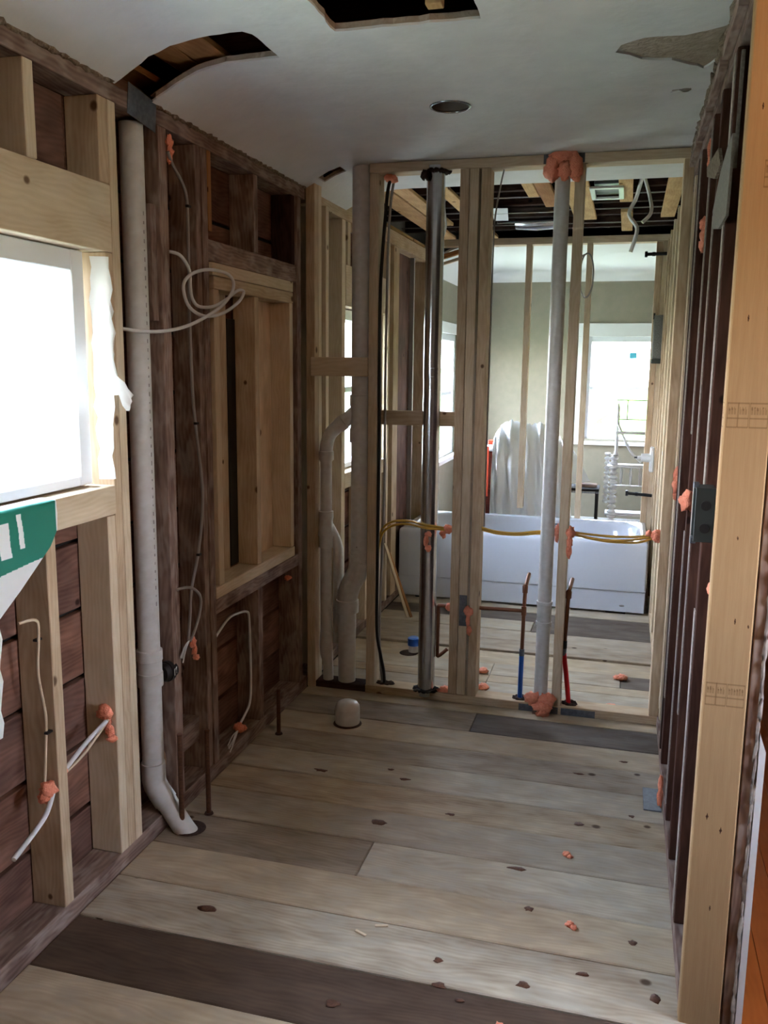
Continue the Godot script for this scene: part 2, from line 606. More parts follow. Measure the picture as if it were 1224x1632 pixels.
# ---------------------------------------------------------------- the closed shell: outer walls, attic, landing
func shell() -> void:
	# outer skin of the left wall, with the openings of three windows
	var ow := setting("wall_outside")
	var z := [[-4.75, -4.10], [-2.92, -1.30], [-0.56, 1.55], [2.55, 5.2]]
	for r in z:
		piece(ow, "siding_wall", Vector3(-0.24, -0.3, r[0]), Vector3(-0.135, 2.75, r[1]), M.siding)
	for o in [[-4.10, -2.92, 0.70, 1.76], [-1.30, -0.56, 0.95, 1.76], [1.55, 2.55, 1.165, 1.79]]:
		piece(ow, "siding_wall", Vector3(-0.24, -0.3, o[0]), Vector3(-0.135, o[2], o[1]), M.siding)
		piece(ow, "siding_wall", Vector3(-0.24, o[3], o[0]), Vector3(-0.135, 2.75, o[1]), M.siding)
	# end wall of the bedroom with its window opening
	var eb := setting("wall_back")
	piece(eb, "wall_panel", Vector3(-0.24, -0.3, -4.66), Vector3(0.99, 2.75, -4.5), M.paint_beige)
	piece(eb, "wall_panel", Vector3(1.78, -0.3, -4.66), Vector3(3.0, 2.75, -4.5), M.paint_beige)
	piece(eb, "wall_panel", Vector3(0.99, -0.3, -4.66), Vector3(1.78, 0.84, -4.5), M.paint_beige)
	piece(eb, "wall_panel", Vector3(0.99, 1.765, -4.66), Vector3(1.78, 2.75, -4.5), M.paint_beige)
	# far side of the house and the wall behind the camera
	var wl := setting("wall_landing")
	for r in [[-4.66, 1.88, -0.3, 2.75], [2.5, 5.2, -0.3, 2.75], [1.88, 2.5, -0.3, 1.0], [1.88, 2.5, 1.8, 2.75]]:
		piece(wl, "wall_panel", Vector3(2.85, r[2], r[0]), Vector3(3.0, r[3], r[1]), M.hall_paint)
	piece(wl, "wall_panel", Vector3(1.78, 0.0, -2.62), Vector3(2.85, H, -2.52), M.hall_paint)
	var wf := setting("wall_front")
	piece(wf, "wall_panel", Vector3(-0.24, -0.3, 5.05), Vector3(3.0, 2.75, 5.2), M.hall_paint)
	# attic deck over everything
	var ad := setting("ceiling_deck")
	var n := 0
	var x := -0.24
	while x < 3.0:
		piece(ad, "deck_board", Vector3(x, 2.62, -4.66), Vector3(x + 0.197, 2.66, 5.2), M.board_dark)
		x += 0.2
		n += 1
	piece(ad, "roof_slab", Vector3(-0.24, 2.661, -4.66), Vector3(3.0, 2.75, 5.2), M.felt)
	var sub := setting("floor_slab")
	piece(sub, "subfloor", Vector3(-0.24, -0.3, -4.66), Vector3(3.0, -0.027, 5.2), M.felt)

# ---------------------------------------------------------------- floors
func floor_board(fl: Node, x0: float, x1: float, z0: float, z1: float, mat: Material, lift := 0.0) -> void:
	piece(fl, "floor_board", Vector3(x0 + 0.001, -0.024, z0 + 0.0022), Vector3(x1 - 0.001, lift, z1 - 0.0022), mat, 0.003)

func floors() -> void:
	var fl := setting("floor")
	var F: Array = M.floor
	var e := 1.60
	# z edges from the camera inwards; x splits where the photo shows butt joints
	floor_board(fl, -0.1, 1.72, 2.43, 2.63, F[2])
	floor_board(fl, -0.1, 1.72, 2.22, 2.43, F[5])
	floor_board(fl, -0.1, 1.72, 2.63, 2.84, F[0])
	for k in 11:
		floor_board(fl, -0.1, 1.72, 2.84 + 0.2 * k, 3.04 + 0.2 * k, F[k % 8])
	floor_board(fl, 0.0, 1.72, 2.01, 2.22, F[4])
	floor_board(fl, 0.0, 1.72, 1.80, 2.01, M.floor_dark, -0.002)
	floor_board(fl, 0.0, e, 1.60, 1.80, F[1])
	floor_board(fl, 0.0, e, 1.41, 1.60, F[4], 0.001)
	floor_board(fl, 0.0, 0.677, 1.215, 1.41, F[7], -0.001)
	floor_board(fl, 0.677, e, 1.215, 1.41, F[0])
	floor_board(fl, 0.0, e, 1.02, 1.215, F[2], 0.001)
	floor_board(fl, 0.0, e, 0.84, 1.02, F[5])
	floor_board(fl, 0.0, e, 0.66, 0.84, F[0], 0.001)
	floor_board(fl, 0.0, e, 0.47, 0.66, F[3])
	floor_board(fl, 0.0, e, 0.29, 0.47, F[4])
	floor_board(fl, 0.0, 0.822, 0.09, 0.29, F[7])
	floor_board(fl, 0.822, e, 0.09, 0.29, M.floor_grey, 0.001)
	floor_board(fl, 0.0, 1.66, -0.10, 0.09, F[4])
	# tub bay
	floor_board(fl, 0.0, 0.80, -0.30, -0.10, F[2])
	floor_board(fl, 0.80, 1.66, -0.30, -0.10, F[0], 0.003)
	floor_board(fl, 0.0, 0.80, -0.40, -0.30, F[5])
	floor_board(fl, 0.80, 1.66, -0.40, -0.30, F[4], 0.002)
	floor_board(fl, 0.0, 0.80, -0.575, -0.40, F[0])
	floor_board(fl, 0.80, 1.42, -0.575, -0.40, F[1], 0.002)
	floor_board(fl, 1.42, 1.66, -0.575, -0.40, M.floor_grey)
	floor_board(fl, 0.0, 1.66, -0.775, -0.575, F[4], -0.004)
	floor_board(fl, 0.0, 1.66, -0.97, -0.775, F[3], 0.008)
	floor_board(fl, 0.0, 1.66, -1.165, -0.97, F[2])
	floor_board(fl, 0.0, 0.92, -1.36, -1.165, F[0], 0.003)
	floor_board(fl, 0.92, 1.66, -1.36, -1.165, M.floor_grey)
	floor_board(fl, 0.0, 1.66, -1.56, -1.36, M.floor_grey, -0.002)
	for k in 5:
		floor_board(fl, 0.0, 1.66, -1.76 - 0.2 * k, -1.56 - 0.2 * k, F[k])
	# bedroom boards run the same way
	for k in 10:
		floor_board(fl, -0.13, 2.85, -2.75 - 0.19 * k, -2.56 - 0.19 * k, F[(k * 3) % 8])
	# landing: orange strip floor running along the wall
	for k in 15:
		piece(fl, "hall_floor_board", Vector3(1.70 + 0.08 * k, -0.024, -2.5 if k > 0 else -2.5), Vector3(1.779 + 0.08 * k, 0.001, 5.05 if k > 1 else 1.8), M.hall_floor, 0.0012)

# ---------------------------------------------------------------- plaster ceilings, cut through where the photo shows holes
func plaster(parent: Node, called: String, xs: Array, zs: Array, holes: Array, mat: Material, top := 0.018, drop := 0.0) -> void:
	var st := tool()
	var down := Vector3.DOWN
	var pos := func(p: Vector2, up: float) -> Vector3:
		return Vector3(p.x, cove(p.x) + up + drop, p.y)
	for i in xs.size() - 1:
		for j in zs.size() - 1:
			var polys := [PackedVector2Array([Vector2(xs[i], zs[j]), Vector2(xs[i + 1], zs[j]), Vector2(xs[i + 1], zs[j + 1]), Vector2(xs[i], zs[j + 1])])]
			for hole in holes:
				var next := []
				for p in polys:
					for q in Geometry2D.clip_polygons(p, hole):
						if not Geometry2D.is_polygon_clockwise(q):
							next.append(q)
						elif Geometry2D.is_polygon_clockwise(p):
							next.append(q)
				polys = next
			for p in polys:
				var tri := Geometry2D.triangulate_polygon(p)
				for k in range(0, tri.size(), 3):
					var c := [pos.call(p[tri[k]], 0.0), pos.call(p[tri[k + 1]], 0.0), pos.call(p[tri[k + 2]], 0.0)]
					smooth_tri(st, c, down, [p[tri[k]], p[tri[k + 1]], p[tri[k + 2]]], 0)
					var d := [c[0] + Vector3.UP * top, c[1] + Vector3.UP * top, c[2] + Vector3.UP * top]
					smooth_tri(st, d, Vector3.UP, [p[tri[k]], p[tri[k + 1]], p[tri[k + 2]]], 1)
	for hole in holes:                                # cut edges
		var mid := Vector2.ZERO
		for p in hole:
			mid += p / hole.size()
		for k in hole.size():
			var a: Vector2 = hole[k]
			var b: Vector2 = hole[(k + 1) % hole.size()]
			var steps := maxi(1, int((b - a).length() / 0.05))
			for s in steps:
				var p := a.lerp(b, float(s) / steps)
				var q := a.lerp(b, float(s + 1) / steps)
				if maxf(p.x, q.x) > xs[-1] + 0.001 or minf(p.x, q.x) < xs[0] - 0.001:
					continue
				var inward := Vector3(mid.x - (p.x + q.x) / 2.0, 0, mid.y - (p.y + q.y) / 2.0)
				var w := [pos.call(p, 0.0), pos.call(q, 0.0), pos.call(q, top), pos.call(p, top)]
				smooth_tri(st, [w[0], w[1], w[2]], inward, [p, q, q], 2 + k)
				smooth_tri(st, [w[0], w[2], w[3]], inward, [p, q, p], 2 + k)
	for e in [[zs[0], -1.0], [zs[-1], 1.0]]:         # the two ends of the sheet
		for i in xs.size() - 1:
			var w := [pos.call(Vector2(xs[i], e[0]), 0.0), pos.call(Vector2(xs[i + 1], e[0]), 0.0), pos.call(Vector2(xs[i + 1], e[0]), top), pos.call(Vector2(xs[i], e[0]), top)]
			smooth_tri(st, [w[0], w[1], w[2]], Vector3(0, 0, e[1]), [Vector2.ZERO, Vector2.ZERO, Vector2.ZERO], 60)
			smooth_tri(st, [w[0], w[2], w[3]], Vector3(0, 0, e[1]), [Vector2.ZERO, Vector2.ZERO, Vector2.ZERO], 60)
	put(parent, called, finish(st), mat)

func ragged(pts: Array, amount: float, seed_: int) -> PackedVector2Array:
	var r := RandomNumberGenerator.new()
	r.seed = seed_
	var out := PackedVector2Array()
	for i in pts.size():
		var a: Vector2 = pts[i]
		var b: Vector2 = pts[(i + 1) % pts.size()]
		var n := maxi(1, int((b - a).length() / 0.03))
		for k in n:
			out.append(a.lerp(b, float(k) / n) + Vector2(r.randf_range(-amount, amount), r.randf_range(-amount, amount)))
	return out

func ceilings() -> void:
	var ce := setting("ceiling")
	var xs := [0.0, 0.03, 0.06, 0.085, 0.11, 0.14, 0.17, 0.21, 0.25, 0.33, 0.5, 0.771, 1.0, 1.31, W]
	var slot := ragged([Vector2(-0.01, 1.275), Vector2(0.404, 1.283), Vector2(0.404, 1.465), Vector2(0.385, 1.487), Vector2(-0.01, 1.46)], 0.003, 2)
	var fan := ragged([Vector2(0.615, 1.43), Vector2(0.985, 1.43), Vector2(0.995, 1.72), Vector2(0.615, 1.72)], 0.004, 3)
	var round := PackedVector2Array()
	for k in 28:
		round.append(Vector2(0.771, 0.727) + Vector2(cos(TAU * k / 28), sin(TAU * k / 28)) * 0.063)
	var corner := PackedVector2Array([Vector2(0.065, -0.06), Vector2(0.165, -0.06), Vector2(0.165, 0.03), Vector2(0.065, 0.03)])
	var gouge := ragged([Vector2(1.448, 0.705), Vector2(1.505, 0.73), Vector2(1.51, 0.748), Vector2(1.46, 0.742)], 0.003, 6)
	# a torn-off area of the finish coat, the brown coat showing behind it
	var torn := ragged([Vector2(1.29, 1.118), Vector2(1.305, 1.165), Vector2(1.335, 1.192), Vector2(1.40, 1.213), Vector2(1.464, 1.195), Vector2(1.52, 1.222), Vector2(1.58, 1.25), Vector2(1.58, 1.0), Vector2(1.558, 0.985), Vector2(1.535, 0.928), Vector2(1.488, 0.968), Vector2(1.444, 1.02), Vector2(1.40, 1.025), Vector2(1.365, 1.042), Vector2(1.33, 1.085)], 0.0065, 9)
	var zs := [-0.56, -0.3, -0.015, 0.35, 0.727, 1.0, 1.12, 1.37, 1.58, 2.2, 3.2, 5.05]
	plaster(ce, "plaster_coat", xs, zs, [slot, fan, round, corner, torn, gouge], M.plaster, 0.006)
	var back_xs := [0.0, 0.03, 0.06, 0.085, 0.11, 0.14, 0.17, 0.21, 0.25, 0.33, 0.5, 0.771, 1.0, 1.31, W]
	plaster(ce, "plaster_backing", back_xs, zs, [slot, fan, round, corner], M.plaster_raw, 0.014, 0.0062)
	# landing ceiling
	piece(ce, "landing_ceiling", Vector3(1.66, H + 0.004, -2.55), Vector3(2.86, H + 0.02, 5.05), M.plaster)
	# bedroom ceiling with its own cove at the left
	plaster(ce, "bedroom_ceiling", [-0.13, -0.1, -0.05, 0.0, 0.06, 0.11, 0.17, 0.25, 0.33, 1.0, 2.85], [-4.5, -3.5, -2.64], [], M.ceiling_white, 0.018)
	# cove piece along the bedroom's end wall
	var rows := []
	for k in 7:
		var f := PI / 2.0 * k / 6.0
		rows.append([Vector3(-0.13, H - 0.09 * (1.0 - cos(f)) - 0.0, -4.5 + 0.12 * (1.0 - sin(f))), Vector3(2.85, H - 0.09 * (1.0 - cos(f)), -4.5 + 0.12 * (1.0 - sin(f)))])
	put(ce, "bedroom_cove", sheet_mesh(rows, Vector3(0, -0.7, 0.7), 0.004), M.ceiling_white)
	# timber above the holes of the front room
	var st := setting("ceiling_framing")
	for b in [[0.04, 0.125, M.strap_brown], [0.129, 0.232, M.strap_brown], [1.2, 1.265, M.strap]]:
		piece(st, "strapping", Vector3(b[0], 2.349, -0.5), Vector3(b[1], 2.368, 2.4), b[2])
	piece(st, "strapping", Vector3(-0.125, 2.315, -0.5), Vector3(-0.02, 2.334, 2.4), M.strap_brown)
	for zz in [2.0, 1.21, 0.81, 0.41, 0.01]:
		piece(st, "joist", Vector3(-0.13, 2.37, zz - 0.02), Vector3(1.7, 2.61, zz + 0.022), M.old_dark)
	# the tub bay: joists across, strapping along, plaster gone
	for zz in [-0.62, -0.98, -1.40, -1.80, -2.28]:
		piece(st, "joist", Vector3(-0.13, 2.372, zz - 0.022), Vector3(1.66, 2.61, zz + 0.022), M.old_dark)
	for b in [[-0.16, -0.045, -2.5, -0.56, M.strap], [0.055, 0.175, -2.5, -0.58, M.strap], [0.186, 0.272, -1.9, -0.58, M.strap], [0.40, 0.468, -2.5, -0.58, M.strap], [0.83, 0.885, -1.05, -0.58, M.strap], [0.89, 0.965, -1.35, -0.58, M.strap_brown], [1.02, 1.145, -1.83, -0.58, M.strap], [1.282, 1.348, -1.28, -0.58, M.strap], [1.284, 1.35, -2.32, -1.60, M.strap], [1.505, 1.582, -1.82, -0.58, M.strap]]:
		var low := 2.351
		if b[0] < 0.0:
			low = 2.30
		piece(st, "strapping", Vector3(b[0], low, b[2]), Vector3(b[1], low + 0.019, b[3]), b[4])
	for zz in [-1.12, -1.55, -2.05]:
		beam(st, "lath_wire", Vector3(-0.1, 2.366, zz), Vector3(1.6, 2.366, zz), 0.008, 0.006, M.cable_grey)

# ---------------------------------------------------------------- the left wall: old and new framing against the boarding
func boarding(wall: Node, z0: float, z1: float, y0: float, y1: float, shift := 0.0) -> void:
	var y := 0.0
	var k := 0
	while y < 2.3:
		var a := maxf(y, y0)
		var b := minf(y + 0.192, y1)
		if b - a > 0.01:
			var cut := z0 + (z1 - z0) * rng.randf_range(0.35, 0.65)
			var m: Material = M.board if k % 2 else M.board2
			if z1 - z0 > 1.6:
				piece(wall, "sheathing_board", Vector3(-0.125 - shift, a + 0.003, z0), Vector3(-0.103 - shift, b - 0.003, cut - 0.002), m)
				piece(wall, "sheathing_board", Vector3(-0.125 - shift, a + 0.003, cut + 0.002), Vector3(-0.103 - shift, b - 0.003, z1), M.board2)
			else:
				piece(wall, "sheathing_board", Vector3(-0.125 - shift, a + 0.003, z0), Vector3(-0.103 - shift, b - 0.003, z1), m)
		y += 0.2
		k += 1

func left_wall() -> void:
	var w := setting("wall_left")
	piece(w, "building_paper", Vector3(-0.134, -0.02, -0.56), Vector3(-0.126, 2.4, 1.55), M.felt)
	piece(w, "building_paper", Vector3(-0.134, -0.02, 1.55), Vector3(-0.126, 1.165, 2.55), M.felt)
	piece(w, "building_paper", Vector3(-0.134, 1.79, 1.55), Vector3(-0.126, 2.4, 2.55), M.felt)
	piece(w, "building_paper", Vector3(-0.134, -0.02, 2.55), Vector3(-0.126, 2.4, 5.05), M.felt)
	boarding(w, 0.0, 1.55, 0.0, 2.32)
	boarding(w, 1.552, 2.55, 0.0, 1.16)
	boarding(w, 1.552, 2.55, 1.79, 2.32)
	boarding(w, 2.552, 5.0, 0.0, 2.32)
	# plates
	piece(w, "sole_plate", Vector3(-0.1, -0.02, 0.0), Vector3(-0.002, 0.05, 2.22), M.old)
	piece(w, "sole_plate", Vector3(-0.1, 0.0, 2.225), Vector3(-0.002, 0.05, 5.0), M.old)
	piece(w, "top_plate", Vector3(-0.1, 2.187, 0.012), Vector3(0.0, 2.232, 2.1), M.old)
	piece(w, "top_plate", Vector3(-0.1, 2.187, 2.1), Vector3(0.0, 2.232, 5.0), M.old)
	# crumbled edge of the plaster above the plate
	var st := tool()
	for k in 46:
		var zz := 0.03 + 0.046 * k
		if zz < 1.25 or zz > 1.46:
			add_lump(st, Vector3(0.0, 2.236, zz), Vector3(0.008, 0.009, 0.03), 300 + k, 0.5, k, 7, 5)
	stuff_part(put(w, "plaster_edge", finish(st), M.plaster_old))
	# new lumber round the window
	piece(w, "header", Vector3(-0.09, 1.79, 1.503), Vector3(0.0, 1.967, 2.75), M.new)
	piece(w, "cripple_stud", Vector3(-0.1, 1.968, 1.806), Vector3(0.0, 2.186, 1.844), M.new)
	piece(w, "cripple_stud", Vector3(-0.1, 1.968, 1.503), Vector3(0.0, 2.186, 1.548), M.new2)
	piece(w, "cripple_stud", Vector3(-0.1, 1.968, 2.2), Vector3(0.0, 2.186, 2.24), M.new)
	piece(w, "king_stud", Vector3(-0.1, 0.051, 1.465), Vector3(0.001, 2.186, 1.502), M.new)
	piece(w, "jack_stud", Vector3(-0.1, 0.051, 1.5035), Vector3(0.0, 1.789, 1.541), M.new2)
	piece(w, "jack_stud", Vector3(-0.1, 0.051, 1.542), Vector3(0.0, 1.072, 1.58), M.new)
	piece(w, "king_stud", Vector3(-0.1, 0.051, 2.72), Vector3(0.001, 2.186, 2.76), M.new)
	piece(w, "rough_sill", Vector3(-0.1, 1.074, 1.542), Vector3(0.004, 1.156, 2.72), M.new)
	piece(w, "cripple_stud", Vector3(-0.1, 0.051, 1.815), Vector3(0.0, 1.073, 1.854), M.new2)
	piece(w, "cripple_stud", Vector3(-0.1, 0.051, 2.225), Vector3(0.0, 1.073, 2.263), M.new)
	# old studs behind the drain and round the boxed niche
	piece(w, "old_stud", Vector3(-0.1, 0.051, 1.19), Vector3(0.0, 2.186, 1.24), M.old_grey)
	piece(w, "blocking", Vector3(-0.07, 1.62, 1.242), Vector3(-0.012, 1.96, 1.275), M.old)
	piece(w, "old_stud", Vector3(-0.1, 0.051, 0.925), Vector3(0.0, 2.186, 0.965), M.old)
	piece(w, "old_stud", Vector3(-0.1, 0.051, 0.967), Vector3(-0.004, 2.186, 1.003), M.old)
	piece(w, "blocking", Vector3(-0.02, 1.93, 0.90), Vector3(0.002, 2.186, 0.924), M.strap_brown)
	piece(w, "old_header", Vector3(-0.1, 1.834, 0.105), Vector3(-0.004, 1.905, 0.924), M.old_grey)
	piece(w, "cripple_stud", Vector3(-0.1, 1.906, 0.512), Vector3(0.0, 2.186, 0.55), M.old)
	piece(w, "cripple_stud", Vector3(-0.1, 1.906, 0.107), Vector3(-0.01, 2.186, 0.145), M.old_dark)
	piece(w, "old_stud", Vector3(-0.1, 0.051, 0.055), Vector3(-0.002, 2.186, 0.102), M.old)
	piece(w, "old_stud", Vector3(-0.1, 0.051, 0.008), Vector3(-0.02, 2.186, 0.053), M.old_dark)
	piece(w, "old_sill", Vector3(-0.1, 0.605, 0.104), Vector3(-0.002, 0.658, 0.924), M.old)
	piece(w, "cripple_stud", Vector3(-0.1, 0.051, 0.508), Vector3(-0.002, 0.604, 0.55), M.old)
	piece(w, "ledger", Vector3(-0.1, 0.16, 0.967), Vector3(-0.04, 0.25, 1.19), M.old)
	# boxed niche of new lumber
	piece(w, "niche_header", Vector3(-0.09, 1.79, 0.16), Vector3(0.003, 1.832, 0.905), M.new)
	piece(w, "niche_header", Vector3(-0.09, 1.745, 0.16), Vector3(0.002, 1.788, 0.895), M.new2)
	piece(w, "niche_stud", Vector3(-0.09, 0.706, 0.858), Vector3(0.002, 1.744, 0.898), M.new)
	piece(w, "niche_stud", Vector3(-0.09, 0.706, 0.515), Vector3(0.0, 1.744, 0.553), M.new2)
	piece(w, "niche_stud", Vector3(-0.09, 0.706, 0.162), Vector3(0.001, 1.744, 0.198), M.new)
	piece(w, "niche_sill", Vector3(-0.09, 0.662, 0.158), Vector3(0.003, 0.704, 0.922), M.new)
	piece(w, "infill_board", Vector3(-0.103, 0.70, 0.625), Vector3(-0.085, 1.75, 0.858), M.new2)
	piece(w, "infill_board", Vector3(-0.103, 0.70, 0.362), Vector3(-0.085, 1.75, 0.527), M.infill)
	piece(w, "infill_board", Vector3(-0.103, 0.70, 0.198), Vector3(-0.085, 1.75, 0.352), M.infill)
	piece(w, "infill_tape", Vector3(-0.103, 0.71, 0.53), Vector3(-0.083, 1.66, 0.622), M.black)
	# tub bay stretch of the same wall
	var w2 := setting("wall_side")
	boarding(w2, -2.55, -1.32, 0.0, 2.32)
	boarding(w2, -1.318, -0.56, 0.0, 0.95)
	boarding(w2, -1.318, -0.56, 1.76, 2.32)
	boarding(w2, -0.558, -0.002, 0.0, 2.32)
	piece(w2, "sole_plate", Vector3(-0.1, 0.0, -2.55), Vector3(-0.002, 0.05, -0.1), M.old)
	piece(w2, "top_plate", Vector3(-0.1, 2.19, -2.55), Vector3(0.002, 2.27, -0.09), M.new2)
	piece(w2, "stud", Vector3(-0.1, 0.051, -0.19), Vector3(0.04, 2.189, -0.152), M.new)
	piece(w2, "stud", Vector3(-0.1, 0.051, -0.56), Vector3(0.0, 2.189, -0.505), M.new)
	piece(w2, "cripple_stud", Vector3(-0.1, 1.981, -0.64), Vector3(0.0, 2.189, -0.60), M.new)
	piece(w2, "header", Vector3(-0.09, 1.78, -1.36), Vector3(0.002, 1.98, -0.562), M.new)
	piece(w2, "rough_sill", Vector3(-0.1, 0.86, -1.36), Vector3(0.0, 0.94, -0.562), M.new)
	piece(w2, "cripple_stud", Vector3(-0.1, 0.051, -0.98), Vector3(0.0, 0.859, -0.94), M.new)
	piece(w2, "jack_stud", Vector3(-0.1, 0.051, -1.40), Vector3(0.002, 2.189, -1.362), M.new)
	piece(w2, "king_stud", Vector3(-0.1, 0.051, -1.62), Vector3(0.0, 2.189, -1.50), M.new2)
	piece(w2, "back_panel", Vector3(-0.102, 0.051, -2.12), Vector3(-0.06, 2.189, -1.63), M.board2)
	piece(w2, "metal_strip", Vector3(-0.06, 0.051, -2.15), Vector3(-0.03, 2.189, -2.125), M.cable_grey)
	piece(w2, "stud", Vector3(-0.1, 0.051, -2.52), Vector3(0.0, 2.189, -2.40), M.new2)

# ---------------------------------------------------------------- the new partition across the room
func partition() -> void:
	var w := setting("wall_partition")
	piece(w, "top_plate", Vector3(0.285, 2.285, -0.089), Vector3(1.575, 2.3235, 0.0), M.new)
	piece(w, "bottom_plate", Vector3(0.283, 0.0, -0.089), Vector3(1.575, 0.038, 0.0), M.new2)
	piece(w, "old_bottom_plate", Vector3(0.04, 0.0, -0.089), Vector3(0.282, 0.03, -0.004), M.old_dark)
	piece(w, "corner_stud", Vector3(0.0, 0.0, -0.045), Vector3(0.04, 2.262, 0.0), M.new2)
	piece(w, "corner_stud", Vector3(0.0, 0.0, -0.089), Vector3(0.041, 2.262, -0.0465), M.new)
	piece(w, "stud", Vector3(0.286, 0.039, -0.089), Vector3(0.326, 2.284, 0.0), M.new)
	piece(w, "stud", Vector3(0.671, 0.039, -0.089), Vector3(0.709, 2.284, 0.0), M.new2)
	piece(w, "stud", Vector3(0.7105, 0.039, -0.089), Vector3(0.7485, 2.284, -0.002), M.new)
	piece(w, "stud", Vector3(0.759, 0.039, -0.089), Vector3(0.797, 2.284, 0.001), M.new2)
	piece(w, "stud", Vector3(1.13, 0.039, -0.089), Vector3(1.168, 2.284, 0.0), M.new)
	piece(w, "stud", Vector3(1.538, 0.039, -0.089), Vector3(1.575, 2.284, 0.0), M.new2)
	piece(w, "blocking", Vector3(0.028, 1.443, 0.0015), Vector3(0.288, 1.525, 0.0195), M.new)
	piece(w, "blocking", Vector3(0.3265, 1.232, -0.089), Vector3(0.6705, 1.296, -0.068), M.new2)
	var hd := setting("wall_far")
	piece(hd, "top_plate", Vector3(0.0, 2.312, -2.64), Vector3(1.66, 2.358, -2.55), M.new)
	piece(hd, "stud", Vector3(0.655, 0.485, -2.62), Vector3(0.695, 2.311, -2.55), M.new)
	piece(hd, "stud", Vector3(1.062, 0.42, -2.62), Vector3(1.10, 2.311, -2.55), M.new)
	piece(hd, "stud", Vector3(1.51, 0.0, -2.62), Vector3(1.55, 2.311, -2.55), M.new2)
	piece(hd, "stud", Vector3(1.5515, 0.0, -2.62), Vector3(1.59, 2.311, -2.55), M.new)
	# diagonal strips where the old plaster meets the plate on the left
	beam(hd, "plaster_stop", Vector3(0.02, 2.235, -2.60), Vector3(0.32, 2.318, -2.60), 0.05, 0.03, M.strap_brown)
	beam(hd, "plaster_stop", Vector3(0.02, 2.19, -2.62), Vector3(0.36, 2.285, -2.62), 0.03, 0.02, M.new)

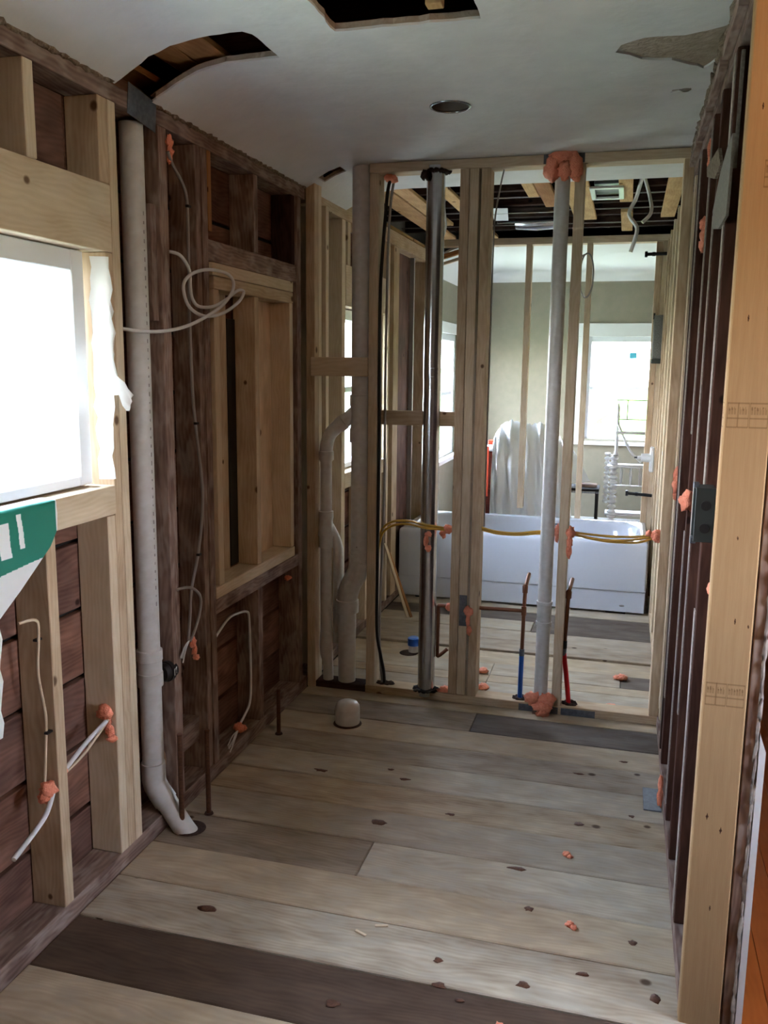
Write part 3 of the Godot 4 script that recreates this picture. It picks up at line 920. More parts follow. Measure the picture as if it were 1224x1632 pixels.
# ---------------------------------------------------------------- the right wall: bare old studs, then the doubled post at the landing
func right_wall() -> void:
	var w := setting("wall_right")
	# landing side: lath and plaster seen from behind
	piece(w, "plaster_back", Vector3(1.678, 0.0, -2.5), Vector3(1.70, H, 1.69), M.board_dark)
	for k in 38:
		piece(w, "lath", Vector3(1.667, 0.06 + k * 0.058, 0.02), Vector3(1.676, 0.103 + k * 0.058, 1.70), M.board_dark, 0.001)
	for s in [[0.30, 0.34, M.old_dark], [0.43, 0.475, M.maroon], [0.86, 0.90, M.maroon], [1.10, 1.135, M.maroon], [1.405, 1.45, M.maroon]]:
		piece(w, "old_stud", Vector3(1.572, 0.045, s[0]), Vector3(1.665, 2.21, s[1]), s[2])
	for s in [[0.436, 0.47, 0.3, 2.2], [0.866, 0.894, 0.1, 1.0], [0.866, 0.894, 1.3, 2.2], [1.106, 1.13, 0.5, 1.9], [1.412, 1.444, 0.06, 0.9], [1.412, 1.444, 1.1, 2.2]]:
		piece(w, "plaster_residue", Vector3(1.5685, s[2], s[0]), Vector3(1.5718, s[3], s[1]), M.dust, 0.001)
	piece(w, "new_stud", Vector3(1.578, 0.045, 0.01), Vector3(1.66, 2.30, 0.05), M.new)
	piece(w, "sole_plate", Vector3(1.572, 0.0, 0.0), Vector3(1.665, 0.044, 1.745), M.old)
	piece(w, "top_plate", Vector3(1.575, 2.211, -0.3), Vector3(1.665, 2.27, 1.745), M.old)
	piece(w, "top_plate", Vector3(1.585, 2.272, -0.3), Vector3(1.665, 2.34, 1.745), M.old_dark)
	# crumbled plaster and lath ends along the ceiling
	var st := tool()
	for k in 44:
		var zz := 0.02 + 0.04 * k
		add_lump(st, Vector3(1.574 + 0.006 * sin(k * 2.3), H - 0.022 + 0.008 * sin(k * 1.7), zz), Vector3(0.016, 0.022 + 0.010 * sin(k * 3.1), 0.032), 500 + k, 0.6, k, 8, 6)
	stuff_part(put(w, "plaster_edge", finish(st), M.plaster_old))
	for k in 4:
		piece(w, "lath", Vector3(1.553, 2.238 + 0.001 * k, 0.06 + 0.4 * k), Vector3(1.574, 2.268, 0.40 + 0.4 * k), M.old_grey, 0.001)
	# torn scraps of plasterboard still clinging to the studs
	put(w, "torn_plaster", prism_mesh([Vector3(1.563, 1.997, 1.575), Vector3(1.563, 1.993, 1.478), Vector3(1.563, 1.965, 1.327), Vector3(1.563, 1.9, 1.179), Vector3(1.563, 1.85, 1.22), Vector3(1.563, 1.826, 1.388), Vector3(1.563, 1.831, 1.555), Vector3(1.563, 1.916, 1.571)], Vector3(0.006, 0, 0)), M.grey_plaster)
	put(w, "torn_plaster", prism_mesh([Vector3(1.563, 2.047, 1.216), Vector3(1.563, 2.075, 0.853), Vector3(1.563, 2.043, 0.881), Vector3(1.563, 1.983, 1.164), Vector3(1.563, 1.99, 1.307)], Vector3(0.008, 0, 0)), M.plaster_old)
	put(w, "torn_plaster", prism_mesh([Vector3(1.58, 2.2, 1.46), Vector3(1.58, 1.95, 1.45), Vector3(1.58, 1.90, 1.40), Vector3(1.58, 2.2, 1.44)], Vector3(0.008, 0, 0)), M.grey_plaster)
	put(w, "torn_plaster", prism_mesh([Vector3(1.60, 1.36, 0.95), Vector3(1.60, 1.33, 1.02), Vector3(1.60, 1.20, 1.00), Vector3(1.60, 1.29, 0.93)], Vector3(0.012, 0, 0)), M.grey_plaster)
	put(w, "torn_plaster", prism_mesh([Vector3(1.60, 0.92, 1.12), Vector3(1.60, 0.86, 1.28), Vector3(1.60, 0.60, 1.22), Vector3(1.60, 0.80, 1.12)], Vector3(0.012, 0, 0)), M.grey_plaster)
	# tub-bay stretch: new studs on the landing wall's plaster back
	for zz in [-0.45, -0.85, -1.25, -1.65, -2.05, -2.42]:
		piece(w, "new_stud", Vector3(1.575, 0.04, zz - 0.019), Vector3(1.66, 2.31, zz + 0.019), M.new if int(zz * 100) % 2 else M.new2)
	piece(w, "sole_plate", Vector3(1.575, 0.0, -2.5), Vector3(1.66, 0.039, -0.1), M.new2)
	piece(w, "plasterboard", Vector3(1.661, 0.0, -2.5), Vector3(1.676, H, -0.1), M.paint_beige)
	# the post at the opening to the landing
	var po := setting("wall_post")
	var face := put(po, "post_stud", box_mesh(Vector3(0.09, 2.36, 0.038), 0.003), M.new, Vector3(1.615, 1.15, 1.742))
	face.material_override = post_material()
	face.mesh = post_mesh(Vector3(0.09, 2.36, 0.038))
	piece(po, "old_stud", Vector3(1.664, -0.02, 1.66), Vector3(1.686, 2.33, 1.752), M.old_grey)
	var st2 := tool()
	for k in 50:
		add_lump(st2, Vector3(1.688, 0.02 + k * 0.047, 1.745), Vector3(0.0055, 0.040, 0.014), 700 + k, 0.5, k, 7, 5)
	stuff_part(put(po, "plaster_edge", finish(st2), M.dust))
	put(po, "casing", prism_mesh([Vector3(1.694, 0.0, 1.752), Vector3(1.708, 0.0, 1.752), Vector3(1.708, 0.68, 1.752), Vector3(1.694, 0.72, 1.752)], Vector3(0, 0, -0.06)), M.paint_white)
	# the wall goes on past the opening beside the camera
	var tr := setting("trim_landing")
	piece(tr, "door_casing", Vector3(2.30, 0.0, -0.2), Vector3(2.42, 2.1, -0.16), M.hall_paint)

# flat mill stamps and knots printed on the wide face of the post
func post_material() -> StandardMaterial3D:
	var w := 128
	var h := 1536
	var im := Image.create(w, h, false, Image.FORMAT_RGB8)
	var n := FastNoiseLite.new()
	n.seed = 77
	n.frequency = 0.01
	for y in h:
		for x in w:
			var f := 0.5 + 0.35 * n.get_noise_2d(x * 5.0, y * 0.6) + 0.25 * n.get_noise_2d(x * 30.0, y * 2.0)
			im.set_pixel(x, y, Color(0.78, 0.67, 0.53).lerp(Color(0.70, 0.58, 0.45), clampf(f, 0, 1)))
	var ink := Color(0.36, 0.27, 0.19)
	var r := RandomNumberGenerator.new()
	r.seed = 5
	# stamps: outlined boxes split in cells, with small marks inside
	for s in [[0.42, 1.90], [0.0, 1.43], [0.0, 0.83]]:
		var y0 := int((2.33 - float(s[1])) / 2.36 * h)
		var x0 := int(float(s[0]) * w) + 4
		for bx_ in [[0, 0, 30, 32], [32, 0, 62, 32], [66, 0, 118, 32]]:
			var l: int = x0 + bx_[0]
			var rr: int = mini(x0 + bx_[2], w - 2)
			if rr - l < 10:
				continue
			stroke(im, l, y0, rr, y0 + 1, ink)
			stroke(im, l, y0 + bx_[3], rr, y0 + bx_[3] + 1, ink)
			stroke(im, l, y0, l + 1, y0 + bx_[3], ink)
			stroke(im, rr, y0, rr + 1, y0 + bx_[3], ink)
			stroke(im, l, y0 + 20, rr, y0 + 21, ink)
			var gx := l + 4
			while gx < rr - 5:
				stroke(im, gx, y0 + 6, gx + 1, y0 + 15, ink)
				stroke(im, gx, y0 + 6 + r.randi() % 4, gx + 4, y0 + 7 + r.randi() % 4, ink)
				stroke(im, gx + 3, y0 + 9, gx + 4, y0 + 15, ink)
				gx += 8
	for k in [[0.35, 1.60, 3], [0.78, 1.62, 3], [0.6, 0.97, 3], [0.92, 0.96, 2], [0.3, 0.52, 4], [0.66, 0.49, 4], [0.5, 1.15, 2], [0.55, 0.30, 3], [0.3, 2.0, 3]]:
		for dy in range(-6, 7):
			for dx in range(-4, 5):
				if absf(dx * 1.4) + absf(dy) < float(k[2]) + 2.0 * absf(sin(dx * 2.0 + dy)):
					im.set_pixel(clampi(int(float(k[0]) * w) + dx, 0, w - 1), clampi(int((2.33 - float(k[1])) / 2.36 * h) + dy, 0, h - 1), Color(0.28, 0.18, 0.12))
	return timber(ImageTexture.create_from_image(im), Color(0.84, 0.80, 0.74), 0.8)

func stroke(im: Image, x0: int, y0: int, x1: int, y1: int, c: Color) -> void:
	for y in range(y0, y1 + 1):
		for x in range(x0, x1 + 1):
			if x >= 0 and y >= 0 and x < im.get_width() and y < im.get_height():
				im.set_pixel(x, y, im.get_pixel(x, y).lerp(c, 0.34))

func post_mesh(s: Vector3) -> Mesh:
	var st := tool()
	var h := s / 2.0
	var b := 0.003
	for k in [[Vector3(0, 0, 1), Vector3(1, 0, 0)], [Vector3(0, 0, -1), Vector3(1, 0, 0)], [Vector3(1, 0, 0), Vector3(0, 0, 1)], [Vector3(-1, 0, 0), Vector3(0, 0, 1)]]:
		var n: Vector3 = k[0]
		var u: Vector3 = k[1]
		var du := absf(u.dot(h)) - b
		var dn := absf(n.dot(h))
		var p := [n * dn - u * du + Vector3.UP * h.y, n * dn + u * du + Vector3.UP * h.y, n * dn + u * du - Vector3.UP * h.y, n * dn - u * du - Vector3.UP * h.y]
		flat_quad(st, p, n, [Vector2(0, 0), Vector2(1, 0), Vector2(1, 1), Vector2(0, 1)])
	for sx in [-1.0, 1.0]:
		for sz in [-1.0, 1.0]:
			var a := Vector3(sx * h.x, 0, sz * (h.z - b))
			var c := Vector3(sx * (h.x - b), 0, sz * h.z)
			var up := Vector3.UP * h.y
			flat_quad(st, [a + up, c + up, c - up, a - up], Vector3(sx, 0, sz).normalized(), [Vector2(0.02, 0), Vector2(0.03, 0), Vector2(0.03, 1), Vector2(0.02, 1)])
	return st.commit()

# ---------------------------------------------------------------- windows
func window_unit(called: String, axis_x: bool, at: float, a0: float, a1: float, y0: float, y1: float, rail: float) -> Node3D:
	# a vinyl window whose frame fills a0..a1 by y0..y1; axis_x: it lies in a plane of constant x
	var w := setting(called)
	var d := 0.055
	var mk := func(nm: String, p0: float, p1: float, q0: float, q1: float, dep0: float, dep1: float, m: Material) -> void:
		if axis_x:
			piece(w, nm, Vector3(at - dep1, q0, p0), Vector3(at - dep0, q1, p1), m, 0.003)
		else:
			piece(w, nm, Vector3(p0, q0, at - dep1), Vector3(p1, q1, at - dep0), m, 0.003)
	mk.call("window_frame", a0, a0 + d, y0, y1, 0.0, 0.08, M.vinyl)
	mk.call("window_frame", a1 - d, a1, y0, y1, 0.0, 0.08, M.vinyl)
	mk.call("window_frame", a0 + d, a1 - d, y1 - d, y1, 0.0, 0.08, M.vinyl)
	mk.call("window_frame", a0 + d, a1 - d, y0, y0 + d * 0.5, 0.0, 0.08, M.vinyl)
	if rail > 0.0:
		mk.call("meeting_rail", a0 + d, a1 - d, rail - 0.015, rail + 0.015, 0.015, 0.06, M.vinyl)
	mk.call("pane", a0 + d * 0.9, a1 - d * 0.9, y0 + d * 0.4, y1 - d * 0.9, 0.036, 0.040, M.glass)
	return w

func tub_bay() -> void:
	window_unit("window_2", true, -0.06, -1.355, -0.565, 0.945, 1.775, 1.36)

func bedroom() -> void:
	# left wall of the bedroom round its window
	var w := setting("wall_bedroom")
	for r in [[-4.5, -4.06], [-2.95, -2.56]]:
		piece(w, "wall_panel", Vector3(-0.134, 0.0, r[0]), Vector3(-0.1, 2.24, r[1]), M.paint_beige)
	piece(w, "wall_panel", Vector3(-0.134, 0.0, -4.06), Vector3(-0.1, 0.72, -2.95), M.paint_beige)
	piece(w, "wall_panel", Vector3(-0.134, 1.75, -4.06), Vector3(-0.1, 2.24, -2.95), M.paint_beige)
	window_unit("window_3", true, -0.115, -4.06, -2.95, 0.72, 1.75, 1.25)
	window_unit("window_4", false, -4.53, 0.99, 1.78, 0.84, 1.765, 1.30)
	var c := setting("trim_bedroom")
	piece(c, "window_casing", Vector3(-0.1, 1.75, -4.15), Vector3(-0.082, 1.84, -2.86), M.paint_white)
	piece(c, "window_casing", Vector3(-0.1, 0.72, -4.15), Vector3(-0.082, 1.749, -4.06), M.paint_white)
	piece(c, "window_stool", Vector3(-0.1, 0.685, -4.18), Vector3(-0.05, 0.719, -2.83), M.paint_white)
	piece(c, "window_casing", Vector3(0.90, 1.755, -4.5), Vector3(1.87, 1.872, -4.482), M.paint_white)
	piece(c, "window_casing", Vector3(0.90, 0.82, -4.5), Vector3(0.99, 1.754, -4.482), M.paint_white)
	piece(c, "window_casing", Vector3(1.78, 0.82, -4.5), Vector3(1.87, 1.754, -4.482), M.paint_white)
	piece(c, "window_stool", Vector3(0.87, 0.79, -4.5), Vector3(1.90, 0.82, -4.45), M.paint_white)
	piece(c, "baseboard", Vector3(-0.1, 0.0, -4.5), Vector3(2.85, 0.12, -4.485), M.paint_white)
	var st := tool()
	bx(st, Vector3(1.375, 1.565, -4.5695), Vector3(1.44, 1.62, -4.567), 0.0005)
	tag(put(null, "window_sticker", st.commit(), plain(Color(0.25, 0.72, 0.80))), "small cyan sticker on the upper pane of the bedroom window", "sticker")

func window_dressing() -> void:
	window_unit("window_5", true, 2.98, 1.88, 2.5, 1.0, 1.8, 1.4)
	window_unit("window_1", true, -0.045, 1.575, 2.62, 1.163, 1.787, 0.0)
	# rolled house wrap stuffed between frame and jack stud
	var rows := []
	var n := FastNoiseLite.new()
	n.seed = 12
	n.frequency = 3.0
	for i in 22:
		var y := 1.775 - 0.60 * i / 21.0
		var row := []
		for j in 7:
			var f := float(j) / 6.0
			var wob := n.get_noise_2d(i * 0.22, j * 0.9) * 0.016
			row.append(Vector3(-0.028 + 0.040 * sin(PI * f) + wob, y, 1.572 - f * (0.052 + 0.022 * sin(i * 0.23) + 0.02 * n.get_noise_1d(i * 0.3))))
		rows.append(row)
	var o := put(null, "house_wrap_strip", sheet_mesh(rows, Vector3(1, 0, -0.2).normalized(), 0.0), M.film)
	tag(o, "crumpled white house wrap strip folded along the right side of the bright window", "house wrap")
	rows = []
	for i in 10:
		var row := []
		for j in 6:
			var f := float(i) / 9.0
			var g := float(j) / 5.0
			var top := Vector2(1.655 - 0.155 * f, 1.492 - 0.085 * f * f)
			var width := 0.055 + 0.012 * sin(i * 1.9)
			row.append(Vector3(0.034 + 0.008 * f + n.get_noise_2d(i * 0.9, j * 0.7) * 0.010, top.y - width * g + 0.008 * n.get_noise_2d(i * 1.7, 30.0), top.x + 0.012 * g + 0.006 * (i % 2) * g))
		rows.append(row)
	o = put(null, "house_wrap_tatter", sheet_mesh(rows, Vector3(1, 0, 0), 0.0), M.film)
	tag(o, "torn white house wrap tatter sticking out from the window edge over the jack stud", "house wrap")
	# the flap of house wrap hanging over the sill, with its green print
	var wrap := wrap_material()
	var edge := [Vector2(1.155, 1.822), Vector2(1.12, 1.818), Vector2(1.08, 1.822), Vector2(1.045, 1.86), Vector2(1.00, 1.92), Vector2(0.96, 1.972), Vector2(0.915, 2.05), Vector2(0.87, 2.12), Vector2(0.80, 2.2)]
	rows = []
	for i in edge.size():
		var row := []
		for j in 9:
			var f := float(j) / 8.0
			var z: float = lerpf(2.62, edge[i].y, f)
			row.append(Vector3(0.014 + 0.010 * n.get_noise_2d(z * 3.0, edge[i].x * 2.0) + 0.012 * (1.0 - edge[i].x / 1.16) * 3.0 * absf(sin(z * 14.0)) * 0.5, edge[i].x, z))
		rows.append(row)
	rows.push_front(range(9).map(func(j): return Vector3(-0.03, 1.160, lerpf(2.62, 1.822, j / 8.0))))
	o = put(null, "house_wrap_flap", sheet_mesh(rows, Vector3(1, 0.05, 0).normalized(), 0.0012, func(p): return Vector2((2.62 - p.z) / 0.9, (1.16 - p.y) / 0.45)), wrap)
	tag(o, "white house wrap flap with green print hanging over the sill of the bright window", "house wrap")
	rows = []
	for i in 10:
		var y := 0.93 - 0.30 * i / 9.0
		rows.append([Vector3(0.012, y, 2.6), Vector3(0.02 + 0.006 * sin(i * 1.3), y, 2.3), Vector3(0.016, y, 2.05 + 0.006 * sin(i * 2.1) + 0.002 * i)])
	o = put(null, "house_wrap_scrap", sheet_mesh(rows, Vector3(1, 0, 0), 0.0012), M.film)
	tag(o, "lower white house wrap scrap with ragged edge at the left below the green print", "house wrap")

func wrap_material() -> StandardMaterial3D:
	var im := Image.create(512, 256, false, Image.FORMAT_RGB8)
	im.fill(Color(0.88, 0.88, 0.87))
	var g := Color(0.10, 0.46, 0.38)
	# px = (2.62 - z) / 0.9 * 512, py = (1.16 - y) / 0.45 * 256
	for y in range(2, 92):
		var bottom := 70.0
		for x in range(250, 452):
			var slant := 74.0 + (452 - x) * 0.09
			if y < slant and x - 250 > -4:
				im.set_pixel(x, y, g)
	for b in [[330, 352, 18, 66], [368, 378, 10, 58], [290, 312, 14, 66], [262, 274, 8, 70]]:
		for y in range(b[2], b[3]):
			for x in range(b[0], b[1]):
				im.set_pixel(x + int((y - b[2]) * 0.12), y, Color(0.9, 0.9, 0.89))
	var m := plain(Color.WHITE, 0.6)
	m.albedo_texture = ImageTexture.create_from_image(im)
	m.backlight_enabled = true
	m.backlight = Color(0.3, 0.3, 0.3)
	return m

# ---------------------------------------------------------------- things in and on the left wall
func cable(called: String, label: String, pts: Array, r: float, mat: Material, each := 6, group := "") -> MeshInstance3D:
	var o := put(null, called, tube_mesh(spline(pts, each), r, 7), mat)
	tag(o, label, "cable", group)
	return o

func left_wall_things() -> void:
	# white plastic drain by the window
	var t := thing("drain_pipe", "white plastic drain pipe standing right of the bright window beside the old stud", "pipe", Vector3(-0.045, 0, 1.312))
	put(t, "pipe", turned_mesh(Vector3(0, 0.19, 0), Vector3.UP, [Vector2(0, 0.0345), Vector2(1.985, 0.0345)], 24), M.pvc)
	put(t, "coupling", turned_mesh(Vector3(0, 0.475, 0), Vector3.UP, [Vector2(0, 0.036), Vector2(0.002, 0.041), Vector2(0.045, 0.041), Vector2(0.047, 0.0385), Vector2(0.085, 0.0385), Vector2(0.087, 0.041), Vector2(0.12, 0.041), Vector2(0.122, 0.036)], 24), M.pvc)
	put(t, "elbow", tube_mesh([Vector3(0, 0.215, 0), Vector3(0, 0.214, 0), Vector3(0, 0.155, 0), Vector3(0.006, 0.135, 0), Vector3(0.02, 0.115, 0.002), Vector3(0.045, 0.085, 0.004), Vector3(0.0455, 0.0845, 0.004), Vector3(0.052, 0.077, 0.005)], [0.035, 0.0385, 0.0385, 0.0385, 0.0385, 0.0385, 0.0355, 0.035], 24), M.pvc)
	put(t, "offset_pipe", tube_mesh([Vector3(0.05, 0.08, 0.004), Vector3(0.112, 0.005, 0.012), Vector3(0.136, -0.022, 0.013)], [0.034, 0.034, 0.034], 24), M.pvc)
	put(t, "hole_edge", turned_mesh(Vector3(0.128, 0.001, 0.0), Vector3.UP, [Vector2(0, 0.05), Vector2(0.002, 0.048), Vector2(0.004, 0.044)], 22), M.rust)
	var cap := put(t, "test_cap", turned_mesh(Vector3(0.02, 0.505, -0.036), Vector3(0.25, 0, -1), [Vector2(0, 0.026), Vector2(0.01, 0.031), Vector2(0.018, 0.031), Vector2(0.02, 0.034), Vector2(0.034, 0.034), Vector2(0.036, 0.024), Vector2(0.055, 0.024), Vector2(0.058, 0.014)], 18), M.black)
	cap.set_meta("label", "black rubber test cap")
	var lb := put(cap, "sticker", box_mesh(Vector3(0.001, 0.022, 0.03), 0.0003), M.paint_white, Vector3(0.056, 0.508, -0.064))
	lb.basis = Basis(Vector3.UP, 0.25)
	var pr := put(t, "print_marks", print_marks(Vector3(0.0349, 0.75, 0.006), 1.2, 46), M.cable_grey)
	stuff_part(pr)
	# nail plate and foam at its top
	var npl := put(null, "nail_plate", box_mesh(Vector3(0.002, 0.085, 0.15), 0.0006), M.plate, Vector3(0.004, 2.208, 1.33))
	npl.basis = Basis(Vector3.RIGHT, -0.12)
	tag(npl, "grey steel nail plate over the top plate above the white drain pipe", "nail plate")
	foam("orange foam smear at the top of the old stud beside the nail plate", Vector3(0.006, 2.15, 1.185), [ball(0, 0, 0, 0.012, 0.02), ball(0.002, -0.03, 0.0, 0.011, 0.022), ball(0.002, -0.05, 0.002, 0.008, 0.014)])
	# cables
	cable("electrical_cable", "grey electrical cable hanging from orange foam down the dark stud bay", [Vector3(0.012, 2.118, 1.205), Vector3(0.012, 2.087, 1.177), Vector3(0.012, 2.047, 1.121), Vector3(0.012, 2.011, 1.095), Vector3(0.012, 1.95, 1.09), Vector3(0.012, 1.807, 1.09), Vector3(0.012, 1.651, 1.094), Vector3(0.012, 1.532, 1.092), Vector3(0.012, 1.371, 1.084), Vector3(0.012, 1.268, 1.067), Vector3(0.012, 1.118, 1.039), Vector3(0.012, 1.032, 1.035), Vector3(0.012, 0.928, 1.054), Vector3(0.012, 0.827, 1.091), Vector3(0.012, 0.75, 1.13), Vector3(0.012, 0.667, 1.144), Vector3(0.012, 0.616, 1.155), Vector3(0.012, 0.584, 1.16)], 0.0052, M.cable_grey, 4)
	for k in 3:
		tag(put(null, "cable_staple", box_mesh(Vector3(0.012, 0.008, 0.018), 0.001), M.black, [Vector3(0.016, 1.98, 1.092), Vector3(0.016, 1.30, 1.074), Vector3(0.016, 0.86, 1.078)][k]), ["black staple on the grey cable near its top", "black staple halfway down the grey cable", "black staple low on the grey cable above its fork"][k], "staple")
	cable("electrical_cable", "short grey cable curling from the old stud into the foamed wire end", [Vector3(0.004, 0.771, 1.215), Vector3(0.016, 0.764, 1.151), Vector3(0.022, 0.732, 1.1), Vector3(0.022, 0.695, 1.084), Vector3(0.022, 0.645, 1.105), Vector3(0.02, 0.60, 1.139), Vector3(0.016, 0.58, 1.157)], 0.0048, M.cable_grey)
	strands("stripped white and black wires below the foamed cable end in the dark bay", Vector3(0.014, 0.583, 1.158), Vector3(0.02, 0.545, 1.225))
	foam("orange foam drip on the cable ends left of the niche", Vector3(0.014, 0.572, 1.135), [ball(0, 0, 0, 0.012, 0.02), ball(0.0, -0.032, -0.012, 0.009, 0.02), ball(0, -0.062, -0.022, 0.012, 0.009)])
	cable("coiled_cable", "white cable coiled in loops in front of the niche and passing over the drain", [Vector3(-0.02, 1.834, 1.185), Vector3(0.006, 1.83, 1.178), Vector3(0.026, 1.819, 1.163), Vector3(0.03, 1.782, 1.121), Vector3(0.03, 1.734, 1.118), Vector3(0.03, 1.698, 1.108), Vector3(0.03, 1.676, 1.068), Vector3(0.03, 1.68, 0.97), Vector3(0.03, 1.71, 0.864), Vector3(0.03, 1.745, 0.779), Vector3(0.034, 1.752, 0.743), Vector3(0.038, 1.743, 0.733), Vector3(0.04, 1.709, 0.781), Vector3(0.04, 1.667, 0.893), Vector3(0.04, 1.647, 1.009), Vector3(0.04, 1.651, 1.093), Vector3(0.04, 1.674, 1.155), Vector3(0.04, 1.719, 1.182), Vector3(0.041, 1.751, 1.167), Vector3(0.043, 1.777, 1.11), Vector3(0.047, 1.795, 1.014), Vector3(0.05, 1.795, 0.9), Vector3(0.052, 1.772, 0.848), Vector3(0.052, 1.733, 0.863), Vector3(0.052, 1.684, 0.944), Vector3(0.05, 1.642, 1.058), Vector3(0.04, 1.607, 1.176), Vector3(0.02, 1.589, 1.283), Vector3(-0.004, 1.586, 1.373), Vector3(-0.03, 1.592, 1.44)], 0.0055, M.cable_white, 4)
	# lower left wiring
	cable("electrical_cable", "cream cable stapled down the left cripple stud into orange foam", [Vector3(-0.01, 0.872, 1.96), Vector3(0.0, 0.868, 1.91), Vector3(-0.004, 0.83, 1.895), Vector3(-0.02, 0.72, 1.885), Vector3(-0.02, 0.60, 1.865), Vector3(-0.02, 0.52, 1.872), Vector3(-0.02, 0.45, 1.88), Vector3(-0.02, 0.42, 1.885)], 0.0042, M.new)
	for yy in [0.81, 0.555]:
		tag(put(null, "cable_staple", box_mesh(Vector3(0.012, 0.006, 0.022), 0.001), M.black, Vector3(-0.014, yy, 1.888 if yy > 0.7 else 1.866)), "upper black staple on the cream cable" if yy > 0.7 else "lower black staple on the cream cable", "staple")
	foam("orange foam lump on the left cripple stud where the cream cable ends", Vector3(-0.01, 0.405, 1.885), [ball(0, 0, 0, 0.022, 0.024), ball(0.0, -0.016, 0.014, 0.018, 0.012)])
	cable("electrical_cable", "white cable end reaching from the left foam lump towards the picture edge", [Vector3(0.0, 0.395, 1.88), Vector3(0.03, 0.37, 1.96), Vector3(0.05, 0.345, 2.10)], 0.0065, M.cable_white)
	foam("orange foam dab on the right edge of the cripple stud", Vector3(-0.03, 0.415, 1.80), [ball(0, 0, 0, 0.014, 0.022)])
	cable("electrical_cable", "white cable end running up to the foam on the double stud", [Vector3(-0.03, 0.405, 1.80), Vector3(-0.012, 0.46, 1.71), Vector3(0.0, 0.49, 1.63)], 0.0065, M.cable_white)
	cable("electrical_cable", "thin cream cable below the white one between cripple and double stud", [Vector3(-0.03, 0.40, 1.80), Vector3(-0.014, 0.43, 1.72), Vector3(0.0, 0.49, 1.62)], 0.004, M.new)
	foam("large orange foam drip on the side of the double stud under the window", Vector3(-0.03, 0.50, 1.592), [ball(0, 0, 0, 0.026, 0.024, 0.012), ball(0.008, -0.03, 0, 0.012, 0.025), ball(0.016, -0.06, 0, 0.012, 0.02), ball(0.022, -0.08, 0, 0.016, 0.010)])
	# niche bay below
	cable("electrical_cable", "white cable looping up in the stud bay under the niche", [Vector3(-0.03, 0.495, 0.90), Vector3(-0.03, 0.519, 0.843), Vector3(-0.03, 0.544, 0.762), Vector3(-0.03, 0.54, 0.678), Vector3(-0.03, 0.525, 0.603), Vector3(-0.03, 0.492, 0.58), Vector3(-0.03, 0.346, 0.573), Vector3(-0.03, 0.213, 0.572), Vector3(-0.03, 0.138, 0.587), Vector3(-0.03, 0.105, 0.637), Vector3(-0.03, 0.082, 0.697)], 0.005, M.cable_white)
	foam("orange foam knot on the cable at the sole plate under the niche", Vector3(-0.02, 0.085, 0.715), [ball(0, 0, 0, 0.02), ball(0.012, -0.006, -0.02, 0.012)])
	strands("frayed white wire ends left of the foam knot under the niche", Vector3(-0.015, 0.082, 0.735), Vector3(0.0, 0.06, 0.85))
	foam("small orange foam dab in the dark bay under the niche's right corner", Vector3(-0.05, 0.545, 0.115), [ball(0, 0, 0, 0.014, 0.012), ball(0.01, 0, -0.016, 0.008)])
	# copper stubs standing in the floor by the wall
	for s in [[Vector3(0.066, 0, 1.335), 0.335, "left rusty copper stub standing in the floor beside the drain's foot"], [Vector3(0.097, 0, 1.209), 0.30, "right rusty copper stub in the floor in front of the niche"], [Vector3(0.078, 0, 0.545), 0.19, "short rusty copper stub in the floor at the far left"]]:
		var r := thing("pipe_stub", s[2], "pipe", s[0])
		put(r, "tube", turned_mesh(Vector3(0, 0.001, 0), Vector3.UP, [Vector2(0, 0.0085), Vector2(s[1] - 0.01, 0.0085), Vector2(s[1] - 0.002, 0.0095), Vector2(s[1], 0.006)], 12), M.rod)
		put(r, "collar", turned_mesh(Vector3(0, 0.001, 0), Vector3.UP, [Vector2(0, 0.016), Vector2(0.006, 0.013)], 12), M.rust)
	tag(put(null, "insulation_batt", (func(): var st := tool(); add_lump(st, Vector3.ZERO, Vector3(0.02, 0.07, 0.05), 61, 0.5, 0); add_lump(st, Vector3(0, 0.06, -0.02), Vector3(0.018, 0.05, 0.03), 62, 0.5, 1); return finish(st)).call(), M.batt, Vector3(-0.06, 0.14, 1.235)), "matted tan insulation tuft behind the drain's foot", "insulation")

func strands(label: String, a: Vector3, b: Vector3) -> void:
	var st := tool()
	var r := RandomNumberGenerator.new()
	r.seed = int(a.z * 1000.0)
	for k in 5:
		var e := b + Vector3(r.randf_range(-0.008, 0.008), r.randf_range(-0.016, 0.016), r.randf_range(-0.012, 0.012))
		var mid := (a + e) / 2.0 + Vector3(0.0, r.randf_range(-0.006, 0.012), 0.0)
		add_tube(st, spline([a, mid, e], 4), 0.0024, 6)
	tag(put(null, "bare_wire", finish(st), M.cable_white), label, "wire")

func print_marks(at: Vector3, length: float, count: int) -> Mesh:
	var st := tool()
	var r := RandomNumberGenerator.new()
	r.seed = count
	for k in count:
		var h := r.randf_range(0.004, 0.014)
		add_box(st, Vector3(0.0006, h, r.randf_range(0.003, 0.006)), 0.0, Transform3D(Basis(), at + Vector3(0, length * k / count, 0)))
	return st.commit()

